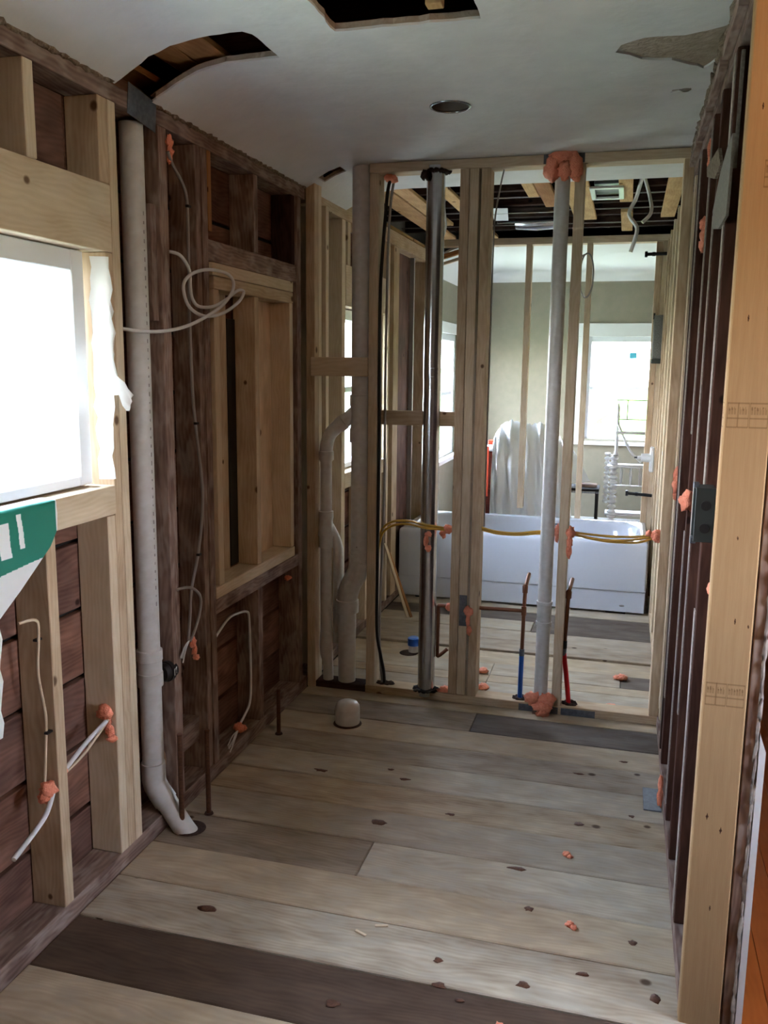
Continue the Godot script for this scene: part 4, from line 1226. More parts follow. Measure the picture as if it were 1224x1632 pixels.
# ---------------------------------------------------------------- things in the partition
func partition_things() -> void:
	var t := thing("soil_stack", "large white plastic stack with branch and offset at the partition's left end", "pipe", Vector3(0.240, 0, -0.052))
	put(t, "pipe", turned_mesh(Vector3(0, 0.60, 0), Vector3.UP, [Vector2(0, 0.044), Vector2(1.735, 0.044)], 28), M.pvc)
	put(t, "wye_fitting", turned_mesh(Vector3(0, 1.15, 0), Vector3.UP, [Vector2(0, 0.045), Vector2(0.002, 0.051), Vector2(0.06, 0.051), Vector2(0.065, 0.0475), Vector2(0.16, 0.0475), Vector2(0.165, 0.051), Vector2(0.21, 0.051), Vector2(0.212, 0.045)], 28), M.pvc)
	put(t, "branch", tube_mesh(spline([Vector3(0, 1.31, 0.0), Vector3(-0.055, 1.262, 0.0), Vector3(-0.115, 1.215, 0.0), Vector3(-0.15, 1.175, 0), Vector3(-0.164, 1.12, 0), Vector3(-0.165, 1.06, 0)], 5), 0.030, 18), M.pvc)
	put(t, "elbow_hub", turned_mesh(Vector3(-0.164, 1.065, 0), Vector3.UP, [Vector2(0, 0.029), Vector2(0.001, 0.034), Vector2(0.04, 0.034), Vector2(0.042, 0.03)], 18), M.pvc)
	put(t, "elbow_hub", turned_mesh(Vector3(-0.105, 1.222, 0), Vector3(0.78, 0.62, 0), [Vector2(0, 0.030), Vector2(0.001, 0.034), Vector2(0.035, 0.034), Vector2(0.037, 0.03)], 18), M.pvc)
	put(t, "branch_pipe", turned_mesh(Vector3(-0.165, 0.24, 0), Vector3.UP, [Vector2(0, 0.0265), Vector2(0.84, 0.0265)], 18), M.pvc)
	put(t, "reducing_hub", turned_mesh(Vector3(-0.165, 0.66, 0), Vector3.UP, [Vector2(0, 0.028), Vector2(0.002, 0.033), Vector2(0.05, 0.033), Vector2(0.06, 0.038), Vector2(0.10, 0.033), Vector2(0.13, 0.031), Vector2(0.14, 0.034), Vector2(0.17, 0.034), Vector2(0.172, 0.028)], 18), M.pvc)
	put(t, "side_pipe", tube_mesh(spline([Vector3(-0.155, 0.76, -0.01), Vector3(-0.135, 0.71, -0.025), Vector3(-0.118, 0.66, -0.03), Vector3(-0.115, 0.60, -0.03), Vector3(-0.115, 0.2, -0.03)], 4), 0.024, 16), M.pvc)
	put(t, "branch_foot", tube_mesh([Vector3(-0.165, 0.26, 0), Vector3(-0.165, 0.19, 0), Vector3(-0.16, 0.15, 0.006), Vector3(-0.152, 0.11, 0.01), Vector3(-0.150, 0.02, 0.01)], [0.027, 0.031, 0.030, 0.024, 0.024], 16), M.pvc)
	put(t, "offset_elbow", tube_mesh(spline([Vector3(0, 0.64, 0), Vector3(0, 0.60, 0), Vector3(-0.015, 0.55, 0), Vector3(-0.045, 0.49, 0), Vector3(-0.06, 0.44, 0), Vector3(-0.061, 0.41, 0)], 4), 0.0475, 24), M.pvc)
	put(t, "offset_hub", turned_mesh(Vector3(-0.061, 0.36, 0), Vector3.UP, [Vector2(0, 0.045), Vector2(0.002, 0.052), Vector2(0.06, 0.052), Vector2(0.062, 0.048)], 24), M.pvc)
	put(t, "offset_hub", turned_mesh(Vector3(-0.006, 0.565, 0), Vector3(0.28, 1, 0), [Vector2(0, 0.045), Vector2(0.002, 0.051), Vector2(0.045, 0.051), Vector2(0.047, 0.045)], 24), M.pvc)
	put(t, "lower_pipe", turned_mesh(Vector3(-0.062, 0.0, 0), Vector3.UP, [Vector2(0, 0.040), Vector2(0.40, 0.042)], 24), M.pvc)
	stuff_part(put(t, "print_marks", (func(): var st := tool(); var r := RandomNumberGenerator.new(); r.seed = 4; for k in 60: add_box(st, Vector3(r.randf_range(0.003, 0.005), r.randf_range(0.004, 0.012), 0.0006), 0.0, Transform3D(Basis(), Vector3(-0.004, 0.68 + 0.025 * k if k < 18 else 1.42 + 0.02 * (k - 18), 0.0442))); return st.commit()).call(), M.cable_grey))
	# galvanised vent
	var g := thing("vent_pipe", "shiny galvanised vent pipe running floor to top plate through the partition", "pipe", Vector3(0.564, 0, -0.03))
	put(g, "upper_length", turned_mesh(Vector3(0, 1.45, 0), Vector3.UP, [Vector2(0, 0.0385), Vector2(0.855, 0.0385)], 28), M.galv)
	put(g, "lower_length", turned_mesh(Vector3(0, 0.012, 0), Vector3.UP, [Vector2(0, 0.0385), Vector2(1.44, 0.0380)], 28), M.galv)
	put(g, "crimped_joint", turned_mesh(Vector3(0, 1.44, 0), Vector3.UP, [Vector2(0, 0.0385), Vector2(0.006, 0.0395), Vector2(0.012, 0.037), Vector2(0.020, 0.0398), Vector2(0.028, 0.037), Vector2(0.036, 0.0396), Vector2(0.044, 0.0385)], 28), M.galv)
	var ring := tool()
	for k in 14:
		add_lump(ring, Vector3(cos(TAU * k / 14) * 0.05, 2.283 - (0.014 if k in [5, 6] else 0.0), sin(TAU * k / 14) * 0.05), Vector3(0.014, 0.007 + (0.014 if k in [5, 6] else 0.0), 0.014), 830 + k, 0.5, k, 7, 5)
	put(g, "rusty_collar", finish(ring), M.rust)
	ring = tool()
	for k in 16:
		add_lump(ring, Vector3(cos(TAU * k / 16) * 0.05, 0.038, sin(TAU * k / 16) * 0.04), Vector3(0.014, 0.006, 0.014), 850 + k, 0.5, k, 7, 5)
	put(g, "dark_collar", finish(ring), M.felt)
	foam("orange foam smear on the front of the galvanised vent pipe", Vector3(0.566, 0.735, 0.01), [ball(0.004, 0.03, 0, 0.016, 0.012, 0.008), ball(-0.006, 0.0, 0.0, 0.011, 0.024, 0.008), ball(0.004, -0.034, 0, 0.014, 0.014, 0.008)])
	# white vent on the right
	var v := thing("vent_pipe", "white plastic vent pipe between orange foam at top and bottom plate", "pipe", Vector3(1.082, 0, -0.014))
	put(v, "pipe", turned_mesh(Vector3(0, 0.02, 0), Vector3.UP, [Vector2(0, 0.029), Vector2(2.26, 0.030)], 24), M.pvc)
	put(v, "coupling", turned_mesh(Vector3(0, 0.395, 0), Vector3.UP, [Vector2(0, 0.029), Vector2(0.001, 0.034), Vector2(0.014, 0.034), Vector2(0.016, 0.031), Vector2(0.09, 0.031), Vector2(0.092, 0.034), Vector2(0.104, 0.034), Vector2(0.106, 0.029)], 24), M.pvc)
	foam("big orange foam mass round the top of the white vent pipe", Vector3(1.082, 2.29, 0.004), [ball(-0.042, -0.03, 0.016, 0.03, 0.045, 0.022), ball(0.045, -0.02, 0.016, 0.03, 0.05, 0.022), ball(0.0, 0.02, 0.016, 0.05, 0.028, 0.02), ball(0.01, -0.035, 0.024, 0.03, 0.035, 0.02), ball(0.055, -0.06, 0.01, 0.016, 0.02, 0.016)])
	foam("big orange foam heap at the foot of the white vent pipe", Vector3(1.085, 0.02, 0.012), [ball(-0.035, 0.05, 0.01, 0.032, 0.03, 0.02), ball(0.03, 0.045, 0.01, 0.034, 0.032, 0.02), ball(0.0, 0.02, 0.016, 0.034, 0.03, 0.02), ball(0.012, -0.008, 0.02, 0.03, 0.02, 0.02), ball(0.028, 0.015, 0.02, 0.024, 0.02)])
	tag(put(null, "nail_plate", box_mesh(Vector3(0.17, 0.034, 0.0016), 0.0005), M.plate, Vector3(1.075, 0.014, 0.0015)), "grey nail plate under the orange foam on the bottom plate", "nail plate")
	tag(put(null, "nail_plate", box_mesh(Vector3(0.145, 0.034, 0.0016), 0.0005), M.plate, Vector3(1.245, 0.014, 0.0015)), "grey nail plate on the bottom plate right of the foam", "nail plate")
	tag(put(null, "nail_plate", box_mesh(Vector3(0.16, 0.036, 0.0016), 0.0005), M.plate, Vector3(1.085, 2.305, 0.0015)), "grey nail plate behind the top orange foam on the top plate", "nail plate")
	tag(put(null, "nail_plate", box_mesh(Vector3(0.034, 0.14, 0.0016), 0.0005), M.plate, Vector3(0.7305, 0.43, 0.0)), "upright grey nail plate on the middle of three studs", "nail plate")
	tag(put(null, "wood_shim", box_mesh(Vector3(0.075, 0.03, 0.008), 0.001, random_uv()), M.old_grey, Vector3(1.09, 0.016, 0.028)), "small dark wood block on the floor under the foam heap", "shim")
	# copper water line with plastic tails
	var c := thing("water_line", "copper water line with a blue plastic tail looping through the three studs", "pipe", Vector3(0, 0, -0.045))
	put(c, "copper_tube", tube_mesh(spline([Vector3(0.652, 0.225, -0.02), Vector3(0.63, 0.205, -0.01), Vector3(0.613, 0.195, 0), Vector3(0.610, 0.215, 0), Vector3(0.610, 0.40, 0), Vector3(0.612, 0.425, 0), Vector3(0.63, 0.432, 0), Vector3(0.8, 0.436, 0), Vector3(0.99, 0.44, 0)], 5), 0.0085, 12), M.copper)
	put(c, "copper_tube", tube_mesh(spline([Vector3(0.99, 0.25, 0), Vector3(0.992, 0.4, 0), Vector3(0.994, 0.53, 0), Vector3(0.995, 0.548, -0.006), Vector3(0.996, 0.555, -0.02), Vector3(0.998, 0.58, -0.11)], 5), 0.0085, 12), M.copper)
	put(c, "elbow", turned_mesh(Vector3(0.994, 0.52, 0), Vector3.UP, [Vector2(0, 0.0085), Vector2(0.001, 0.0115), Vector2(0.03, 0.0125), Vector2(0.04, 0.007)], 12), M.copper)
	put(c, "tee", turned_mesh(Vector3(0.992, 0.42, 0), Vector3.UP, [Vector2(0, 0.0085), Vector2(0.001, 0.0115), Vector2(0.04, 0.0115), Vector2(0.041, 0.0085)], 12), M.copper)
	put(c, "crimp_ring", turned_mesh(Vector3(0.99, 0.235, 0), Vector3.UP, [Vector2(0, 0.0115), Vector2(0.03, 0.0115), Vector2(0.031, 0.009)], 12), M.plate)
	var tail := put(c, "plastic_tail", tube_mesh([Vector3(0.989, 0.0, 0), Vector3(0.989, 0.12, 0), Vector3(0.99, 0.25, 0)], 0.0105, 12), M.blue)
	tail.set_meta("label", "blue plastic tube")
	c = thing("water_line", "copper riser with a red plastic tail right of the white vent pipe", "pipe", Vector3(0, 0, -0.03))
	put(c, "copper_tube", tube_mesh(spline([Vector3(1.172, 0.28, -0.02), Vector3(1.176, 0.4, -0.02), Vector3(1.180, 0.525, -0.02), Vector3(1.182, 0.545, -0.026), Vector3(1.184, 0.555, -0.05), Vector3(1.188, 0.57, -0.13)], 5), 0.0085, 12), M.copper)
	put(c, "elbow", turned_mesh(Vector3(1.180, 0.51, -0.02), Vector3.UP, [Vector2(0, 0.0085), Vector2(0.001, 0.0125), Vector2(0.03, 0.0135), Vector2(0.04, 0.007)], 12), M.copper)
	put(c, "coupling", turned_mesh(Vector3(1.172, 0.285, -0.02), Vector3.UP, [Vector2(0, 0.0085), Vector2(0.001, 0.012), Vector2(0.035, 0.012), Vector2(0.036, 0.0085)], 12), M.black)
	put(c, "crimp_ring", turned_mesh(Vector3(1.171, 0.255, -0.02), Vector3.UP, [Vector2(0, 0.0115), Vector2(0.03, 0.0115), Vector2(0.031, 0.009)], 12), M.plate)
	tail = put(c, "plastic_tail", tube_mesh(spline([Vector3(1.205, 0.0, -0.02), Vector3(1.192, 0.12, -0.02), Vector3(1.172, 0.265, -0.02)], 4), 0.0105, 12), M.red)
	tail.set_meta("label", "red plastic tube")
	for s in [[Vector3(0.99, 0.0395, -0.045), "dark rough hole edge round the blue tube"], [Vector3(1.207, 0.0395, -0.045), "dark rough hole edge round the red tube"]]:
		var st := tool()
		for k in 9:
			add_lump(st, Vector3(cos(TAU * k / 9) * 0.022, 0.0, sin(TAU * k / 9) * 0.022), Vector3(0.012, 0.006, 0.012), 870 + k, 0.6, k, 7, 5)
		tag(put(null, "hole_debris", finish(st), M.rust, s[0]), s[1], "debris")
	# foam on studs
	foam("orange foam on the left of the studs where the copper line enters", Vector3(0.662, 0.435, -0.02), [ball(0, 0, 0, 0.014, 0.018)])
	foam("orange foam drip right of the upright nail plate", Vector3(0.755, 0.43, 0.008), [ball(0, 0, 0, 0.020, 0.022, 0.012), ball(0.0, -0.04, 0, 0.010, 0.03, 0.008), ball(0.006, -0.085, 0, 0.012, 0.02, 0.008)])
	foam("orange foam where the yellow cables enter the three studs", Vector3(0.647, 0.785, -0.03), [ball(0, 0, 0, 0.024, 0.018), ball(-0.02, -0.018, 0.008, 0.014, 0.014), ball(-0.014, -0.03, 0.01, 0.010, 0.012)])
	foam("orange foam left of the stud beside the white vent pipe", Vector3(1.122, 0.80, -0.012), [ball(0, 0, 0, 0.012, 0.035)])
	foam("long orange foam drip on the stud right of the white vent pipe", Vector3(1.178, 0.78, 0.0), [ball(0, 0.03, 0, 0.018, 0.024), ball(-0.002, -0.01, 0, 0.013, 0.03), ball(-0.004, -0.05, 0, 0.012, 0.03)])
	foam("orange foam where the yellow cables meet the right end stud", Vector3(1.525, 0.815, -0.03), [ball(0, 0, 0, 0.024, 0.02), ball(-0.03, 0.004, 0, 0.014, 0.012), ball(0.0, -0.01, 0.015, 0.018)])
	foam("orange foam plug at the top where black and grey cables enter", Vector3(0.372, 2.266, -0.045), [ball(0, 0, 0, 0.026, 0.016), ball(-0.012, 0.004, 0.01, 0.018, 0.014)])
	foam("orange foam dab on the bottom plate right of the galvanised pipe", Vector3(0.652, 0.045, -0.03), [ball(0, 0, 0, 0.026, 0.014), ball(-0.02, -0.004, 0.01, 0.014, 0.012)])
	# cables
	var ys := [[Vector3(0.322, 0.62, -0.06), Vector3(0.328, 0.70, -0.055), Vector3(0.345, 0.765, -0.05), Vector3(0.395, 0.802, -0.045), Vector3(0.47, 0.81, -0.04), Vector3(0.55, 0.806, 0.014), Vector3(0.60, 0.799, 0.0), Vector3(0.64, 0.788, -0.03)], [Vector3(0.324, 0.64, -0.05), Vector3(0.334, 0.70, -0.045), Vector3(0.352, 0.752, -0.04), Vector3(0.40, 0.786, -0.035), Vector3(0.47, 0.797, -0.03), Vector3(0.55, 0.795, 0.02), Vector3(0.60, 0.79, 0.006), Vector3(0.64, 0.783, -0.02)]]
	cable("romex_cable", "upper yellow cable arching from the left stud to the three studs", ys[0], 0.0055, M.cable_yellow)
	cable("romex_cable", "lower yellow cable arching from the left stud to the three studs", ys[1], 0.0055, M.cable_yellow)
	cable("romex_cable", "upper yellow cable between the three studs and the white vent pipe", [Vector3(0.79, 0.80, -0.04), Vector3(0.86, 0.785, -0.04), Vector3(0.95, 0.782, -0.045), Vector3(1.05, 0.794, -0.06), Vector3(1.13, 0.796, -0.05)], 0.006, M.cable_yellow)
	cable("romex_cable", "lower yellow cable between the three studs and the white vent pipe", [Vector3(0.79, 0.79, -0.045), Vector3(0.87, 0.776, -0.045), Vector3(0.96, 0.776, -0.05), Vector3(1.05, 0.785, -0.065), Vector3(1.13, 0.788, -0.055)], 0.005, M.cable_yellow)
	cable("romex_cable", "upper yellow cable from the right-hand vent stud to the end stud", [Vector3(1.17, 0.806, -0.03), Vector3(1.25, 0.80, -0.03), Vector3(1.34, 0.797, -0.03), Vector3(1.44, 0.80, -0.035), Vector3(1.52, 0.816, -0.03)], 0.005, M.cable_yellow)
	cable("romex_cable", "middle yellow cable from the right-hand vent stud to the end stud", [Vector3(1.17, 0.802, -0.02), Vector3(1.24, 0.79, -0.02), Vector3(1.33, 0.782, -0.02), Vector3(1.43, 0.788, -0.025), Vector3(1.52, 0.81, -0.03)], 0.005, M.cable_yellow)
	cable("romex_cable", "lowest yellow cable sagging between the vent stud and the end stud", [Vector3(1.17, 0.798, -0.04), Vector3(1.25, 0.782, -0.04), Vector3(1.34, 0.772, -0.04), Vector3(1.45, 0.776, -0.04), Vector3(1.52, 0.80, -0.04)], 0.005, M.cable_yellow)
	cable("romex_cable", "white cable among the yellow ones near the right end stud", [Vector3(1.20, 0.802, -0.05), Vector3(1.34, 0.79, -0.05), Vector3(1.46, 0.802, -0.05), Vector3(1.52, 0.812, -0.04)], 0.004, M.cable_white)
	cable("coax_cable", "black cable running down the left stud from the orange plug to the floor", [Vector3(0.365, 2.265, -0.04), Vector3(0.355, 2.20, -0.03), Vector3(0.342, 2.0, -0.02), Vector3(0.333, 1.8, -0.015), Vector3(0.332, 1.5, -0.015), Vector3(0.334, 1.2, -0.015), Vector3(0.333, 0.8, -0.015), Vector3(0.332, 0.55, -0.015), Vector3(0.333, 0.3, -0.015), Vector3(0.35, 0.18, -0.02), Vector3(0.363, 0.10, -0.03), Vector3(0.365, 0.03, -0.04)], 0.0075, M.cable_black)
	cable("coax_cable", "grey cable beside the black one on the left stud", [Vector3(0.378, 2.262, -0.05), Vector3(0.366, 2.18, -0.05), Vector3(0.356, 2.0, -0.05), Vector3(0.350, 1.5, -0.05), Vector3(0.350, 0.9, -0.05), Vector3(0.336, 0.4, -0.05), Vector3(0.34, 0.2, -0.04), Vector3(0.352, 0.03, -0.05)], 0.006, M.cable_grey)
	cable("thin_cable", "thin grey cable slanting down from the top plate right of the three studs", [Vector3(0.842, 2.284, -0.05), Vector3(0.828, 2.22, -0.055), Vector3(0.812, 2.12, -0.06), Vector3(0.806, 2.0, -0.06), Vector3(0.804, 1.5, -0.06), Vector3(0.803, 0.8, -0.06)], 0.0035, M.cable_grey)
	var st3 := tool()
	for k in 10:
		add_lump(st3, Vector3(cos(TAU * k / 10) * 0.03, 0.0, sin(TAU * k / 10) * 0.016), Vector3(0.016, 0.006, 0.012), 890 + k, 0.6, k, 7, 5)
	tag(put(null, "hole_debris", finish(st3), M.rust, Vector3(0.368, 0.0395, -0.045)), "dark rough hole edge under the black cable", "debris")

# ---------------------------------------------------------------- things on the right wall
func right_wall_things() -> void:
	var t := thing("electrical_box", "grey metal electrical box fixed between the old studs near the post", "electrical box", Vector3(1.552, 1.183, 1.66))
	for s in [-1.0, 1.0]:
		put(t, "box_side", box_mesh(Vector3(0.040, 0.118, 0.003), 0.0006), M.steel, Vector3(0, 0, s * 0.035))
		put(t, "box_side", box_mesh(Vector3(0.040, 0.003, 0.07), 0.0006), M.steel, Vector3(0, s * 0.058, 0))
	put(t, "box_back", box_mesh(Vector3(0.003, 0.118, 0.07), 0.0006), M.steel, Vector3(0.02, 0, 0))
	for k in 2:
		put(t, "knockout", turned_mesh(Vector3(0.002, -0.028 + 0.05 * k, 0.0365), Vector3.BACK, [Vector2(0, 0.011), Vector2(0.0012, 0.011), Vector2(0.0016, 0.009)], 14), M.black)
	for k in 2:
		put(t, "screw_ear", box_mesh(Vector3(0.012, 0.012, 0.02), 0.001), M.plate, Vector3(-0.018, 0.062 - 0.124 * k, 0.0))
	put(t, "bracket", box_mesh(Vector3(0.004, 0.15, 0.03), 0.0006), M.plate, Vector3(0.023, -0.005, 0.05))
	foam("orange foam strip on the end stud at the right wall", Vector3(1.572, 1.075, 0.28), [ball(0, 0.03, 0, 0.014, 0.03), ball(0, -0.01, 0.02, 0.016, 0.03), ball(0.0, -0.045, 0.01, 0.012, 0.02)])
	foam("round orange foam bulb on the old stud left of the electrical box", Vector3(1.572, 1.095, 0.90), [ball(0, 0, 0, 0.024, 0.03, 0.03)])
	foam("small orange foam dab below the electrical box", Vector3(1.60, 0.975, 1.50), [ball(0, 0, 0, 0.012, 0.014)])
	foam("orange foam streak high on the right wall by the crumbled plaster", Vector3(1.58, 2.14, 0.70), [ball(0, 0.02, 0, 0.009, 0.026), ball(0, -0.02, 0, 0.007, 0.02)])
	foam("orange foam drip between old studs above the dark gap", Vector3(1.585, 1.93, 0.56), [ball(0, 0.03, 0, 0.012, 0.02), ball(0, -0.005, 0.01, 0.011, 0.022), ball(0, -0.04, 0.0, 0.010, 0.022)])
	foam("orange foam strand above the grey floor patch at the right wall", Vector3(1.56, 0.06, 0.73), [ball(0, 0.03, 0, 0.008, 0.028), ball(0.0, -0.01, 0.02, 0.010, 0.03)])
	tag(put(null, "floor_patch", box_mesh(Vector3(0.06, 0.005, 0.165), 0.001), M.plate, Vector3(1.538, 0.0032, 0.682)), "dark grey metal patch on the floor against the right wall", "metal plate")

# ---------------------------------------------------------------- tub bay
func rounded(x0: float, x1: float, z0: float, z1: float, r: float, y: float) -> Array:
	var out := []
	for c in [[x1 - r, z1 - r, 0.0], [x0 + r, z1 - r, PI / 2.0], [x0 + r, z0 + r, PI], [x1 - r, z0 + r, PI * 1.5]]:
		for k in 9:
			var f: float = c[2] + PI / 2.0 * k / 8.0
			out.append(Vector3(c[0] + cos(f) * r, y, c[1] + sin(f) * r))
	return out

func loft(st: SurfaceTool, rings: Array, inside: Array) -> void:
	for i in rings.size() - 1:
		var a: Array = rings[i]
		var b: Array = rings[i + 1]
		var mid := Vector3.ZERO
		for p in a:
			mid += p / a.size()
		for k in a.size():
			var l := (k + 1) % a.size()
			var q := [a[k], a[l], b[l], b[k]]
			var o: Vector3 = (q[0] + q[1] + q[2] + q[3]) / 4.0 - mid
			if inside[i] == 1:
				o = Vector3(-o.x, 0.25, -o.z)
			elif inside[i] == 2:
				o = Vector3.UP
			else:
				o.y = 0.0
			smooth_tri(st, [q[0], q[1], q[2]], o, [Vector2.ZERO, Vector2.RIGHT, Vector2.ONE], 0)
			smooth_tri(st, [q[0], q[2], q[3]], o, [Vector2.ZERO, Vector2.ONE, Vector2.DOWN], 0)

func tub_bay_things() -> void:
	var t := thing("bathtub", "white bathtub with a flat apron front standing across the far bay", "bathtub", Vector3(0.004, 0, -2.44))
	var w := 1.545
	var d := 0.76
	var st := tool()
	var rings := [rounded(0, w, 0, d, 0.012, 0.155), rounded(0, w, 0, d, 0.012, 0.161), rounded(0, w, 0, d, 0.012, 0.425), rounded(0, w, 0, d, 0.014, 0.436), rounded(0.003, w - 0.003, 0.003, d - 0.003, 0.015, 0.449), rounded(0.012, w - 0.012, 0.012, d - 0.012, 0.02, 0.456), rounded(0.04, w - 0.03, 0.045, d - 0.05, 0.06, 0.457), rounded(0.075, w - 0.05, 0.07, d - 0.075, 0.16, 0.452), rounded(0.088, w - 0.06, 0.08, d - 0.09, 0.2, 0.438), rounded(0.11, w - 0.08, 0.095, d - 0.105, 0.2, 0.36), rounded(0.17, w - 0.12, 0.12, d - 0.13, 0.19, 0.16), rounded(0.22, w - 0.16, 0.16, d - 0.17, 0.16, 0.105), rounded(0.34, w - 0.3, 0.26, d - 0.27, 0.1, 0.095)]
	loft(st, rings, [0, 0, 0, 0, 2, 2, 2, 1, 1, 1, 2, 2])
	var last: Array = rings[-1]
	var mid := Vector3.ZERO
	for p in last:
		mid += p / last.size()
	for k in last.size():
		smooth_tri(st, [mid, last[k], last[(k + 1) % last.size()]], Vector3.UP, [Vector2.ZERO, Vector2.ZERO, Vector2.ZERO], 0)
	put(t, "basin", finish(st), M.tub)
	st = tool()
	add_box(st, Vector3(w - 0.004, 0.14, 0.022), 0.004, Transform3D(Basis(), Vector3(w / 2.0, 0.085, d - 0.0185)))
	put(t, "apron_panel", st.commit(), M.tub)
	st = tool()
	add_box(st, Vector3(w, 0.012, 0.03), 0.005, Transform3D(Basis(), Vector3(w / 2.0, 0.152, d - 0.0165)))
	put(t, "apron_ledge", st.commit(), M.tub)
	for s in [[0.012, 0.0], [w - 0.012, 0.0]]:
		put(t, "end_panel", box_mesh(Vector3(0.02, 0.15, d - 0.04), 0.004), M.tub, Vector3(s[0], 0.085, d / 2.0))
	put(t, "foot", box_mesh(Vector3(0.12, 0.018, 0.05), 0.003), M.black, Vector3(w - 0.17, 0.009, d - 0.05))
	put(t, "foot", box_mesh(Vector3(0.12, 0.018, 0.05), 0.003), M.black, Vector3(0.17, 0.009, d - 0.05))
	put(t, "overflow", box_mesh(Vector3(0.075, 0.018, 0.008), 0.003), M.chrome, Vector3(0.93, 0.415, 0.092))
	put(t, "emblem", turned_mesh(Vector3(w - 0.135, 0.055, d - 0.008), Vector3.BACK, [Vector2(0, 0.016), Vector2(0.002, 0.014), Vector2(0.0025, 0.004)], 16), M.cable_grey).scale = Vector3(1, 0.4, 1)
	var em: MeshInstance3D = t.get_node("emblem")
	em.position.y = 0.055 * 0.6
	# strips leaning on the left wall
	tag(beam(self, "lath_strip", Vector3(0.185, 0.005, -1.215), Vector3(0.015, 0.43, -1.30), 0.022, 0.008, M.new), "left pale wood strip leaning at the wall left of the tub", "wood strip")
	tag(beam(self, "lath_strip", Vector3(0.205, 0.005, -1.225), Vector3(0.04, 0.37, -1.31), 0.02, 0.008, M.strap_brown), "right darker wood strip leaning at the wall left of the tub", "wood strip")
	# capped waste in the floor
	var c := thing("floor_waste", "white pipe stub with blue cap standing in the tub bay floor", "pipe", Vector3(0.364, 0, -0.62))
	put(c, "pipe", turned_mesh(Vector3(0, 0.002, 0), Vector3.UP, [Vector2(0, 0.026), Vector2(0.045, 0.026)], 18), M.pvc)
	put(c, "cap", turned_mesh(Vector3(0, 0.04, 0), Vector3.UP, [Vector2(0, 0.031), Vector2(0.038, 0.031), Vector2(0.044, 0.022)], 18), M.blue)
	put(c, "hole_edge", turned_mesh(Vector3(-0.02, 0.001, 0.02), Vector3.UP, [Vector2(0, 0.05), Vector2(0.003, 0.045)], 18), M.rust)
	# spring clamps / bolts on the right hand studs
	for s in [[Vector3(1.575, 2.225, -2.48), Vector3(1.445, 2.222, -2.48), "upper black bolt with square head sticking out of the far right stud"], [Vector3(1.575, 0.635, -2.45), Vector3(1.41, 0.645, -2.45), "lower black bolt sticking out of the far right stud above the tub"]]:
		var b := thing("steel_bolt", s[2], "bolt", s[0])
		var e: Vector3 = s[1] - s[0]
		put(b, "shank", tube_mesh([Vector3.ZERO, e], 0.011, 10), M.black)
		put(b, "head", box_mesh(Vector3(0.018, 0.036, 0.036), 0.003), M.black, e)
		put(b, "collar", turned_mesh(e * 0.55, e, [Vector2(0, 0.011), Vector2(0.001, 0.014), Vector2(0.02, 0.014), Vector2(0.021, 0.011)], 10), M.black)
	var lm := thing("grey_fixture", "grey box fixture with dark foot on the far right stud beside the window", "fixture", Vector3(1.555, 1.525, -2.48))
	put(lm, "body", box_mesh(Vector3(0.075, 0.285, 0.07), 0.006), mottled(71, Color(0.38, 0.38, 0.36), Color(0.50, 0.50, 0.47), 18.0), Vector3(0, 0.165, 0))
	put(lm, "foot", box_mesh(Vector3(0.078, 0.03, 0.073), 0.004), M.steel, Vector3(0, 0.008, 0))
	put(lm, "hook", box_mesh(Vector3(0.012, 0.04, 0.02), 0.002), M.black, Vector3(-0.036, 0.30, 0.02))
	var sh := thing("valve_trim", "white plastic valve fitting on the far right stud above the tub end", "valve", Vector3(1.56, 0.88, -2.46))
	put(sh, "plate", box_mesh(Vector3(0.03, 0.17, 0.05), 0.008), M.paint_white)
	put(sh, "spout", turned_mesh(Vector3(-0.01, 0.01, 0.0), Vector3.LEFT, [Vector2(0, 0.03), Vector2(0.06, 0.028), Vector2(0.062, 0.012), Vector2(0.085, 0.010)], 14), M.paint_white)
	put(sh, "tip", turned_mesh(Vector3(-0.095, 0.01, 0.0), Vector3.LEFT, [Vector2(0, 0.006), Vector2(0.02, 0.005)], 10), M.black)
	# cable loop hanging by the middle stud
	var loop := []
	for k in 17:
		var f := PI * 0.5 + TAU * k / 16.0
		loop.append(Vector3(1.066 + 0.045 * cos(f), 2.10 + 0.145 * sin(f), -2.545))
	loop.push_front(Vector3(1.00, 2.21, -2.545))
	cable("cable_loop", "grey cable loop hanging in front of the far stud over the tub", loop, 0.0055, M.cable_grey, 3)
	cable("ceiling_cable", "white cable dangling in a split loop from the open tub bay ceiling", [Vector3(1.39, 2.40, -0.86), Vector3(1.365, 2.33, -1.05), Vector3(1.335, 2.25, -1.02), Vector3(1.375, 2.18, -0.98), Vector3(1.372, 2.13, -0.98), Vector3(1.352, 2.06, -0.98)], 0.010, M.cable_white)
	cable("ceiling_cable", "second white cable strand curving beside the split loop in the open ceiling", [Vector3(1.395, 2.40, -0.86), Vector3(1.43, 2.33, -1.05), Vector3(1.44, 2.25, -1.0), Vector3(1.40, 2.20, -0.98)], 0.009, M.cable_white)
	cable("ceiling_cable", "short white wire end hanging from the open ceiling behind the galvanised pipe", [Vector3(0.37, 2.42, -1.15), Vector3(0.36, 2.34, -1.18), Vector3(0.372, 2.25, -1.18), Vector3(0.36, 2.19, -1.18)], 0.006, M.cable_white)
	# metal fittings in the open ceiling
	var r := thing("ceiling_register", "bright foil lined ceiling box between the strapping of the open ceiling", "ceiling box", Vector3(1.225, 2.345, -0.98))
	for s in [-1.0, 1.0]:
		put(r, "rim", box_mesh(Vector3(0.15, 0.012, 0.03), 0.003), M.vinyl, Vector3(0, 0, s * 0.14))
		put(r, "rim", box_mesh(Vector3(0.024, 0.012, 0.30), 0.003), M.vinyl, Vector3(s * 0.068, 0, 0))
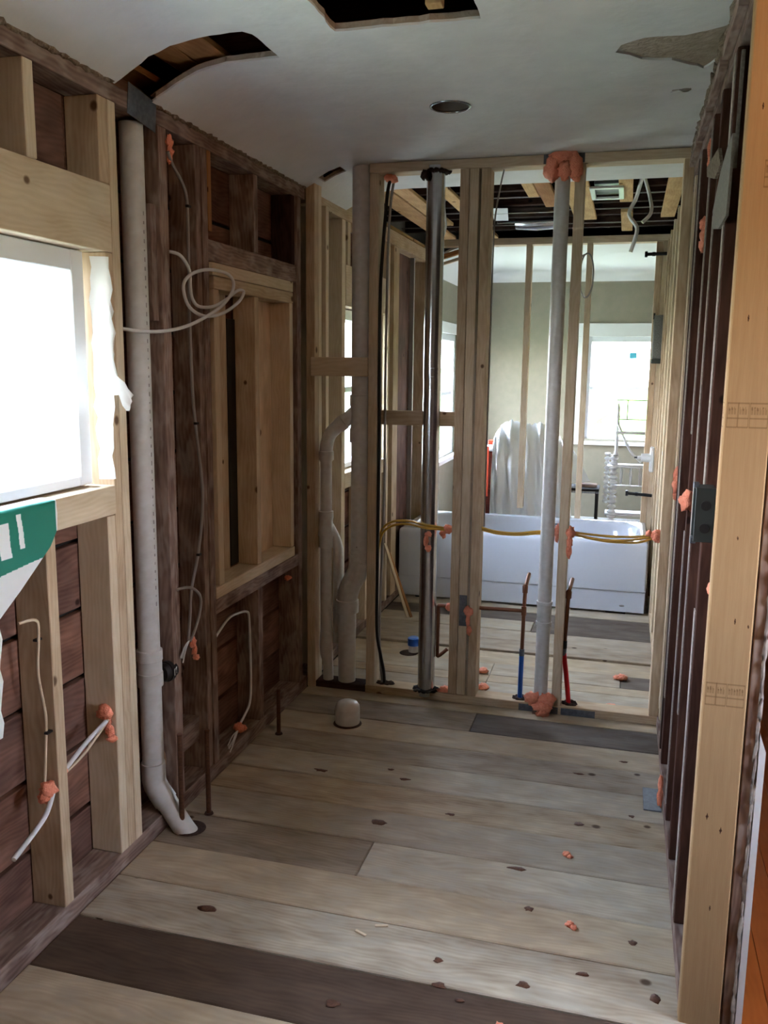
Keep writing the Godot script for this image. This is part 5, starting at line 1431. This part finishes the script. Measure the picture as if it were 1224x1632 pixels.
	put(r, "duct", box_mesh(Vector3(0.12, 0.06, 0.26), 0.003), M.tin, Vector3(0, 0.05, 0))
	var fh := thing("fan_housing", "grey steel fan housing slung between the joists above the tub bay", "fan", Vector3(0.77, 2.40, -1.62))
	put(fh, "front_plate", box_mesh(Vector3(0.30, 0.07, 0.004), 0.001), M.galv, Vector3(0, -0.02, 0.16))
	put(fh, "top_plate", box_mesh(Vector3(0.30, 0.004, 0.32), 0.001), M.galv, Vector3(0, 0.06, 0))
	put(fh, "side_plate", box_mesh(Vector3(0.004, 0.10, 0.32), 0.001), M.steel, Vector3(-0.15, 0.01, 0))
	put(fh, "side_plate", box_mesh(Vector3(0.004, 0.10, 0.32), 0.001), M.steel, Vector3(0.15, 0.01, 0))
	put(fh, "mounting_bar", box_mesh(Vector3(0.42, 0.012, 0.02), 0.002), M.galv, Vector3(0, -0.055, -0.17))
	put(fh, "mounting_bar", box_mesh(Vector3(0.42, 0.012, 0.02), 0.002), M.galv, Vector3(0, -0.055, 0.17))
	put(fh, "flex_duct", tube_mesh([Vector3(-0.12, -0.02, -0.42), Vector3(0.0, -0.03, -0.40), Vector3(0.16, -0.02, -0.41)], 0.045, 14), M.galv)
	var pd := put(null, "paper_tag", box_mesh(Vector3(0.085, 0.002, 0.42), 0.0005), M.vinyl, Vector3(0.625, 2.34, -1.48))
	pd.basis = Basis(Vector3.UP, 0.12)
	tag(pd, "pale paper strip hanging under the joists left of the fan housing", "paper")

# ---------------------------------------------------------------- bedroom
func bedroom_things() -> void:
	var t := thing("dresser", "dark cherry dresser half hidden under white plastic behind the tub", "dresser", Vector3(0.24, 0, -3.62))
	put(t, "body", box_mesh(Vector3(0.56, 0.80, 0.40), 0.006, random_uv()), M.cherry, Vector3(0.30, 0.42, 0.2))
	put(t, "top", box_mesh(Vector3(0.60, 0.022, 0.43), 0.005, random_uv()), M.paint_white, Vector3(0.30, 0.832, 0.2))
	for k in 3:
		put(t, "drawer", box_mesh(Vector3(0.50, 0.22, 0.012), 0.003, random_uv()), M.cherry, Vector3(0.30, 0.16 + 0.25 * k, 0.402))
	var d := thing("tape_dispenser", "black and orange tape dispenser lying on the dresser's end", "tape", Vector3(0.305, 0.85, -3.26))
	put(d, "roll", turned_mesh(Vector3(-0.015, 0.035, -0.03), Vector3.BACK, [Vector2(0, 0.036), Vector2(0.05, 0.036)], 18), M.black)
	put(d, "guard", box_mesh(Vector3(0.05, 0.036, 0.06), 0.004), M.orange, Vector3(0.05, 0.038, 0))
	put(d, "tail", box_mesh(Vector3(0.02, 0.40, 0.006), 0.002), M.orange, Vector3(0.03, -0.19, 0.066))
	# the plastic dust sheet over the furniture: a heap with folds
	var n := FastNoiseLite.new()
	n.seed = 31
	n.frequency = 2.6
	var top := [Vector2(0.385, 0.93), Vector2(0.40, 0.965), Vector2(0.44, 1.035), Vector2(0.50, 1.075), Vector2(0.585, 1.07), Vector2(0.66, 1.05), Vector2(0.74, 1.055), Vector2(0.80, 1.04), Vector2(0.88, 0.97), Vector2(0.94, 0.86)]
	var foot := [0.385, 0.41, 0.46, 0.53, 0.62, 0.71, 0.80, 0.88, 0.98, 1.06]
	var rows := []
	for i in 18:
		var row := []
		for j in 37:
			var g := j / 36.0 * 8.999
			var c0 := int(g)
			var tp: Vector2 = top[c0].lerp(top[c0 + 1], g - c0)
			var ft := lerpf(foot[c0], foot[c0 + 1], g - c0)
			var x := tp.x
			var y: float = tp.y - 0.02 * (4 - i)
			var z := -3.60 + 0.11 * i
			if i >= 5:
				var f := (i - 4) / 13.0
				x = lerpf(tp.x, ft, f)
				y = lerpf(tp.y, 0.02, f)
				z = -3.13 + 0.10 * sqrt(f) + (0.015 + 0.03 * f) * sin(g * 4.2 + 1.7 * n.get_noise_2d(g, 3.0)) + 0.05 * n.get_noise_2d(g * 0.5, i * 0.12)
			y += 0.030 * n.get_noise_2d(g * 0.9, i * 0.6 + 9.0)
			row.append(Vector3(x, y, z))
		rows.append(row)
	var o := put(null, "dust_sheet", sheet_mesh(rows, Vector3(0, 0.5, 0.85).normalized(), 0.003), M.film)
	tag(o, "white plastic dust sheet draped over the furniture behind the bathtub", "dust sheet")
	# side of the draped sheet
	rows = []
	for i in 6:
		var z := -3.60 + 0.34 * i / 5.0
		rows.append([Vector3(0.385, 0.93, z), Vector3(0.376 + 0.01 * sin(i * 2.0), 0.5, z), Vector3(0.384, 0.02, z)])
	o = put(null, "clear_sheet", sheet_mesh([[Vector3(0.90, 0.93, -3.24), Vector3(0.95, 0.74, -3.2), Vector3(1.0, 0.60, -3.18)], [Vector3(0.93, 0.91, -3.3), Vector3(1.0, 0.74, -3.27), Vector3(1.06, 0.60, -3.25)], [Vector3(0.95, 0.90, -3.36), Vector3(1.05, 0.75, -3.34), Vector3(1.13, 0.60, -3.33)]], Vector3(0.5, 0.2, 0.8).normalized(), 0.002), M.clear_film)
	tag(o, "translucent plastic sheet hanging from the covered furniture towards the window", "dust sheet")
	# small beaded table
	var tb := thing("side_table", "small dark side table with a beaded top edge left of the spindle stand", "table", Vector3(1.06, 0, -3.2))
	put(tb, "table_top", box_mesh(Vector3(0.30, 0.02, 0.26), 0.004), M.felt, Vector3(0, 0.566, 0))
	var st := tool()
	for k in 26:
		add_lump(st, Vector3(-0.145 + 0.0116 * k, 0.548, 0.131), Vector3(0.0052, 0.008, 0.004), 3, 0.0, k, 6, 4)
	stuff_part(put(tb, "beading", finish(st), M.plate))
	for s in [[-1, -1], [1, -1], [-1, 1], [1, 1]]:
		put(tb, "leg", box_mesh(Vector3(0.02, 0.556, 0.02), 0.003), M.felt, Vector3(0.132 * s[0], 0.278, 0.11 * s[1]))
	put(tb, "tray", box_mesh(Vector3(0.12, 0.022, 0.10), 0.004), M.old_grey, Vector3(0.07, 0.588, 0))
	# bobbin-turned stand in front of the window
	var s2 := thing("spindle_stand", "white bobbin turned stand with rails and spindles before the bedroom window", "stand", Vector3(1.305, 0, -3.2))
	for px in [0.0, 0.46]:
		var prof := []
		for k in 101:
			prof.append(Vector2(k * 0.0083, 0.010 + 0.024 * absf(sin(PI * k / 4.5))))
		put(s2, "post", turned_mesh(Vector3(px, 0.0, 0), Vector3.UP, prof, 14), M.paint_white)
		put(s2, "finial", turned_mesh(Vector3(px + 0.012, 0.82, -0.02), Vector3.UP, [Vector2(0, 0.022), Vector2(0.04, 0.012), Vector2(0.2, 0.012), Vector2(0.24, 0.017), Vector2(0.27, 0.010), Vector2(0.30, 0.017), Vector2(0.33, 0.010), Vector2(0.36, 0.015), Vector2(0.40, 0.004)], 12), M.paint_white)
	for px in [-0.05, 0.42]:
		var prof := []
		for k in 49:
			prof.append(Vector2(k * 0.0083, 0.007 + 0.017 * absf(sin(PI * k / 4.5))))
		put(s2, "rear_post", turned_mesh(Vector3(px, 0.43, -0.16), Vector3.UP, prof, 12), M.paint_white)
	for y in [[0.375, 0.022], [0.595, 0.010], [0.745, 0.026], [1.0, 0.024]]:
		put(s2, "rail", box_mesh(Vector3(0.46, y[1], 0.022), 0.004), M.paint_white, Vector3(0.23, y[0], 0))
	put(s2, "shelf", box_mesh(Vector3(0.50, 0.014, 0.20), 0.004), M.paint_white, Vector3(0.20, 0.74, -0.08))
	put(s2, "shelf", box_mesh(Vector3(0.50, 0.014, 0.20), 0.004), M.paint_white, Vector3(0.20, 0.37, -0.08))
	for k in 6:
		put(s2, "spindle", turned_mesh(Vector3(0.06 + 0.07 * k, 0.60, 0), Vector3.UP, [Vector2(0, 0.007), Vector2(0.05, 0.011), Vector2(0.10, 0.011), Vector2(0.135, 0.007)], 10), M.paint_white)
	for y in [1.245, 1.10]:
		put(s2, "thin_rail", box_mesh(Vector3(0.47, 0.008, 0.008), 0.001), M.cable_grey, Vector3(0.235, y, -0.02))
	put(s2, "thin_post", box_mesh(Vector3(0.008, 0.15, 0.008), 0.001), M.cable_grey, Vector3(0.08, 1.172, -0.02))
	put(s2, "brace", tube_mesh(spline([Vector3(0.02, 1.06, 0), Vector3(0.07, 0.95, 0), Vector3(0.12, 0.86, 0), Vector3(0.2, 0.78, 0)], 4), 0.009, 8), M.paint_white)

# ---------------------------------------------------------------- small things on the floor and ceiling of the front room
func floor_things() -> void:
	var c := thing("closet_cap", "domed white pipe cap standing on the floor before the partition", "pipe cap", Vector3(0.314, 0, 0.36))
	put(c, "cap", turned_mesh(Vector3(0, 0.003, 0), Vector3.UP, [Vector2(0, 0.050), Vector2(0.006, 0.052), Vector2(0.065, 0.052), Vector2(0.078, 0.050), Vector2(0.090, 0.042), Vector2(0.097, 0.028), Vector2(0.100, 0.008)], 28), M.pvc)
	put(c, "rusty_edge", turned_mesh(Vector3(0, 0.0, 0), Vector3.UP, [Vector2(0, 0.060), Vector2(0.003, 0.058), Vector2(0.006, 0.051)], 28), M.rust)
	var bits := [[Vector3(1.273, 0.008, 1.128), "orange foam crumb on the floor halfway along on the right"], [Vector3(1.305, 0.008, 1.478), "orange foam crumb on the floor nearer the camera on the right"], [Vector3(1.175, 0.005, 1.90), "flat orange foam crumb on the dark floor board"], [Vector3(1.424, 0.012, -0.523), "orange foam lump on the tub bay floor boards"], [Vector3(1.38, 0.012, -0.12), "orange foam lump on the pale board behind the bottom plate"], [Vector3(0.80, 0.012, -0.2), "orange foam lump on the floor right of the three studs"], [Vector3(0.765, 0.01, -0.42), "small orange foam crumb behind the three studs"]]
	for b in bits:
		foam(b[1], b[0], [ball(0, 0, 0, 0.012, 0.008), ball(0.01, -0.002, 0.008, 0.009, 0.006)] if b[0].z > 1.0 else [ball(0, 0, 0, 0.026, 0.014), ball(-0.02, 0, 0.008, 0.016, 0.012)])
	for c2 in [[Vector3(0.815, 0.003, 1.62), 0.3, "pale wood splinter on the boards near the middle of the floor"], [Vector3(0.77, 0.003, 1.665), -0.4, "second pale wood splinter on the floor, just nearer the camera"]]:
		var chip := put(null, "wood_chip", box_mesh(Vector3(0.036, 0.004, 0.008), 0.001, random_uv()), M.new, c2[0])
		chip.basis = Basis(Vector3.UP, c2[1])
		tag(chip, c2[2], "wood chip")
	# knots and gouges that stand out on the boards
	var spots := [[0.67, 0.78, 0.022, 0.010], [0.60, 0.72, 0.014, 0.008], [0.88, 0.98, 0.016, 0.008], [0.66, 1.10, 0.03, 0.02], [1.13, 1.24, 0.03, 0.010], [1.19, 1.43, 0.014, 0.012], [1.47, 1.50, 0.012, 0.012], [1.21, 1.74, 0.018, 0.012], [1.01, 1.80, 0.020, 0.010], [1.07, 1.835, 0.012, 0.007], [1.50, 1.90, 0.013, 0.03], [0.99, 1.71, 0.012, 0.010], [1.30, 0.92, 0.016, 0.012], [1.28, 0.55, 0.02, 0.008], [1.44, 0.40, 0.014, 0.008], [1.47, 0.82, 0.012, 0.010], [0.33, 1.68, 0.026, 0.016], [0.35, 0.80, 0.028, 0.012], [0.78, 1.93, 0.018, 0.014], [1.35, 1.66, 0.016, 0.008], [1.52, 1.70, 0.014, 0.016]]
	var st := tool()
	var k := 0
	for s in spots:
		add_lump(st, Vector3(s[0], 0.0006, s[1]), Vector3(s[2], 0.0022, s[3]), 40 + k, 0.4, k, 12, 4)
		k += 1
	var fl := get_node("floor")
	stuff_part(put(fl, "knot", finish(st), M.rod))
	# recessed light can
	var l := thing("recessed_can", "empty round recessed light can with a metal rim in the ceiling", "light can", Vector3(0.771, H, 0.727))
	var ring := tool()
	add_tube(ring, range(33).map(func(k): return Vector3(cos(TAU * k / 32) * 0.064, -0.001, sin(TAU * k / 32) * 0.064)), 0.004, 8, false)
	put(l, "rim", finish(ring), M.chrome)
	var rows := []
	for i in 4:
		var row := []
		for j in 33:
			row.append(Vector3(cos(TAU * j / 32) * 0.061, [0.0, 0.05, 0.10, 0.14][i], sin(TAU * j / 32) * 0.061))
		rows.append(row)
	var can := tool()
	for i in 3:
		for j in 32:
			var q := [rows[i][j], rows[i][j + 1], rows[i + 1][j + 1], rows[i + 1][j]]
			var inward: Vector3 = -Vector3(q[0].x, 0, q[0].z)
			smooth_tri(can, [q[0], q[1], q[2]], inward, [Vector2.ZERO, Vector2.ZERO, Vector2.ZERO], 0)
			smooth_tri(can, [q[0], q[2], q[3]], inward, [Vector2.ZERO, Vector2.ZERO, Vector2.ZERO], 0)
	put(l, "can_wall", finish(can), plain(Color(0.42, 0.38, 0.34), 0.6))
	put(l, "can_top", turned_mesh(Vector3(0, 0.14, 0), Vector3.UP, [Vector2(0, 0.061), Vector2(0.004, 0.061)], 24), M.felt)
	# fan box in the square hole
	var f := thing("fan_box", "dark metal fan box set above the square hole in the ceiling", "fan", Vector3(0.78, 2.37, 1.62))
	put(f, "tray", box_mesh(Vector3(0.25, 0.004, 0.24), 0.001), M.tin, Vector3(-0.03, 0.016, 0.0))
	put(f, "flange", box_mesh(Vector3(0.26, 0.05, 0.004), 0.001), M.steel, Vector3(-0.02, 0.022, -0.085))
	put(f, "flange", box_mesh(Vector3(0.004, 0.05, 0.20), 0.001), M.steel, Vector3(-0.15, 0.022, 0.02))
	put(f, "outlet", turned_mesh(Vector3(0.03, 0.03, -0.09), Vector3.BACK, [Vector2(0, 0.012), Vector2(0.01, 0.012)], 12), M.plate)
	piece(get_node("ceiling_framing"), "blocking", Vector3(0.86, 2.345, 1.455), Vector3(0.90, 2.42, 1.49), M.strap)
	cable("ceiling_cable", "grey cable crossing the dark end of the slot in the ceiling", [Vector3(0.28, 2.42, 1.25), Vector3(0.34, 2.405, 1.34), Vector3(0.46, 2.40, 1.36)], 0.006, M.cable_grey)
	cable("ceiling_cable", "grey cable seen in the slot next to the wall", [Vector3(0.09, 2.40, 1.15), Vector3(0.13, 2.40, 1.3), Vector3(0.17, 2.42, 1.38)], 0.005, M.cable_grey)
	tag(put(null, "gouge_plug", turned_mesh(Vector3(1.495, H - 0.004, 0.735), Vector3.UP, [Vector2(0, 0.010), Vector2(0.006, 0.02)], 14), M.grey_plaster), "little grey plug beside the gouge in the ceiling on the right", "plug")
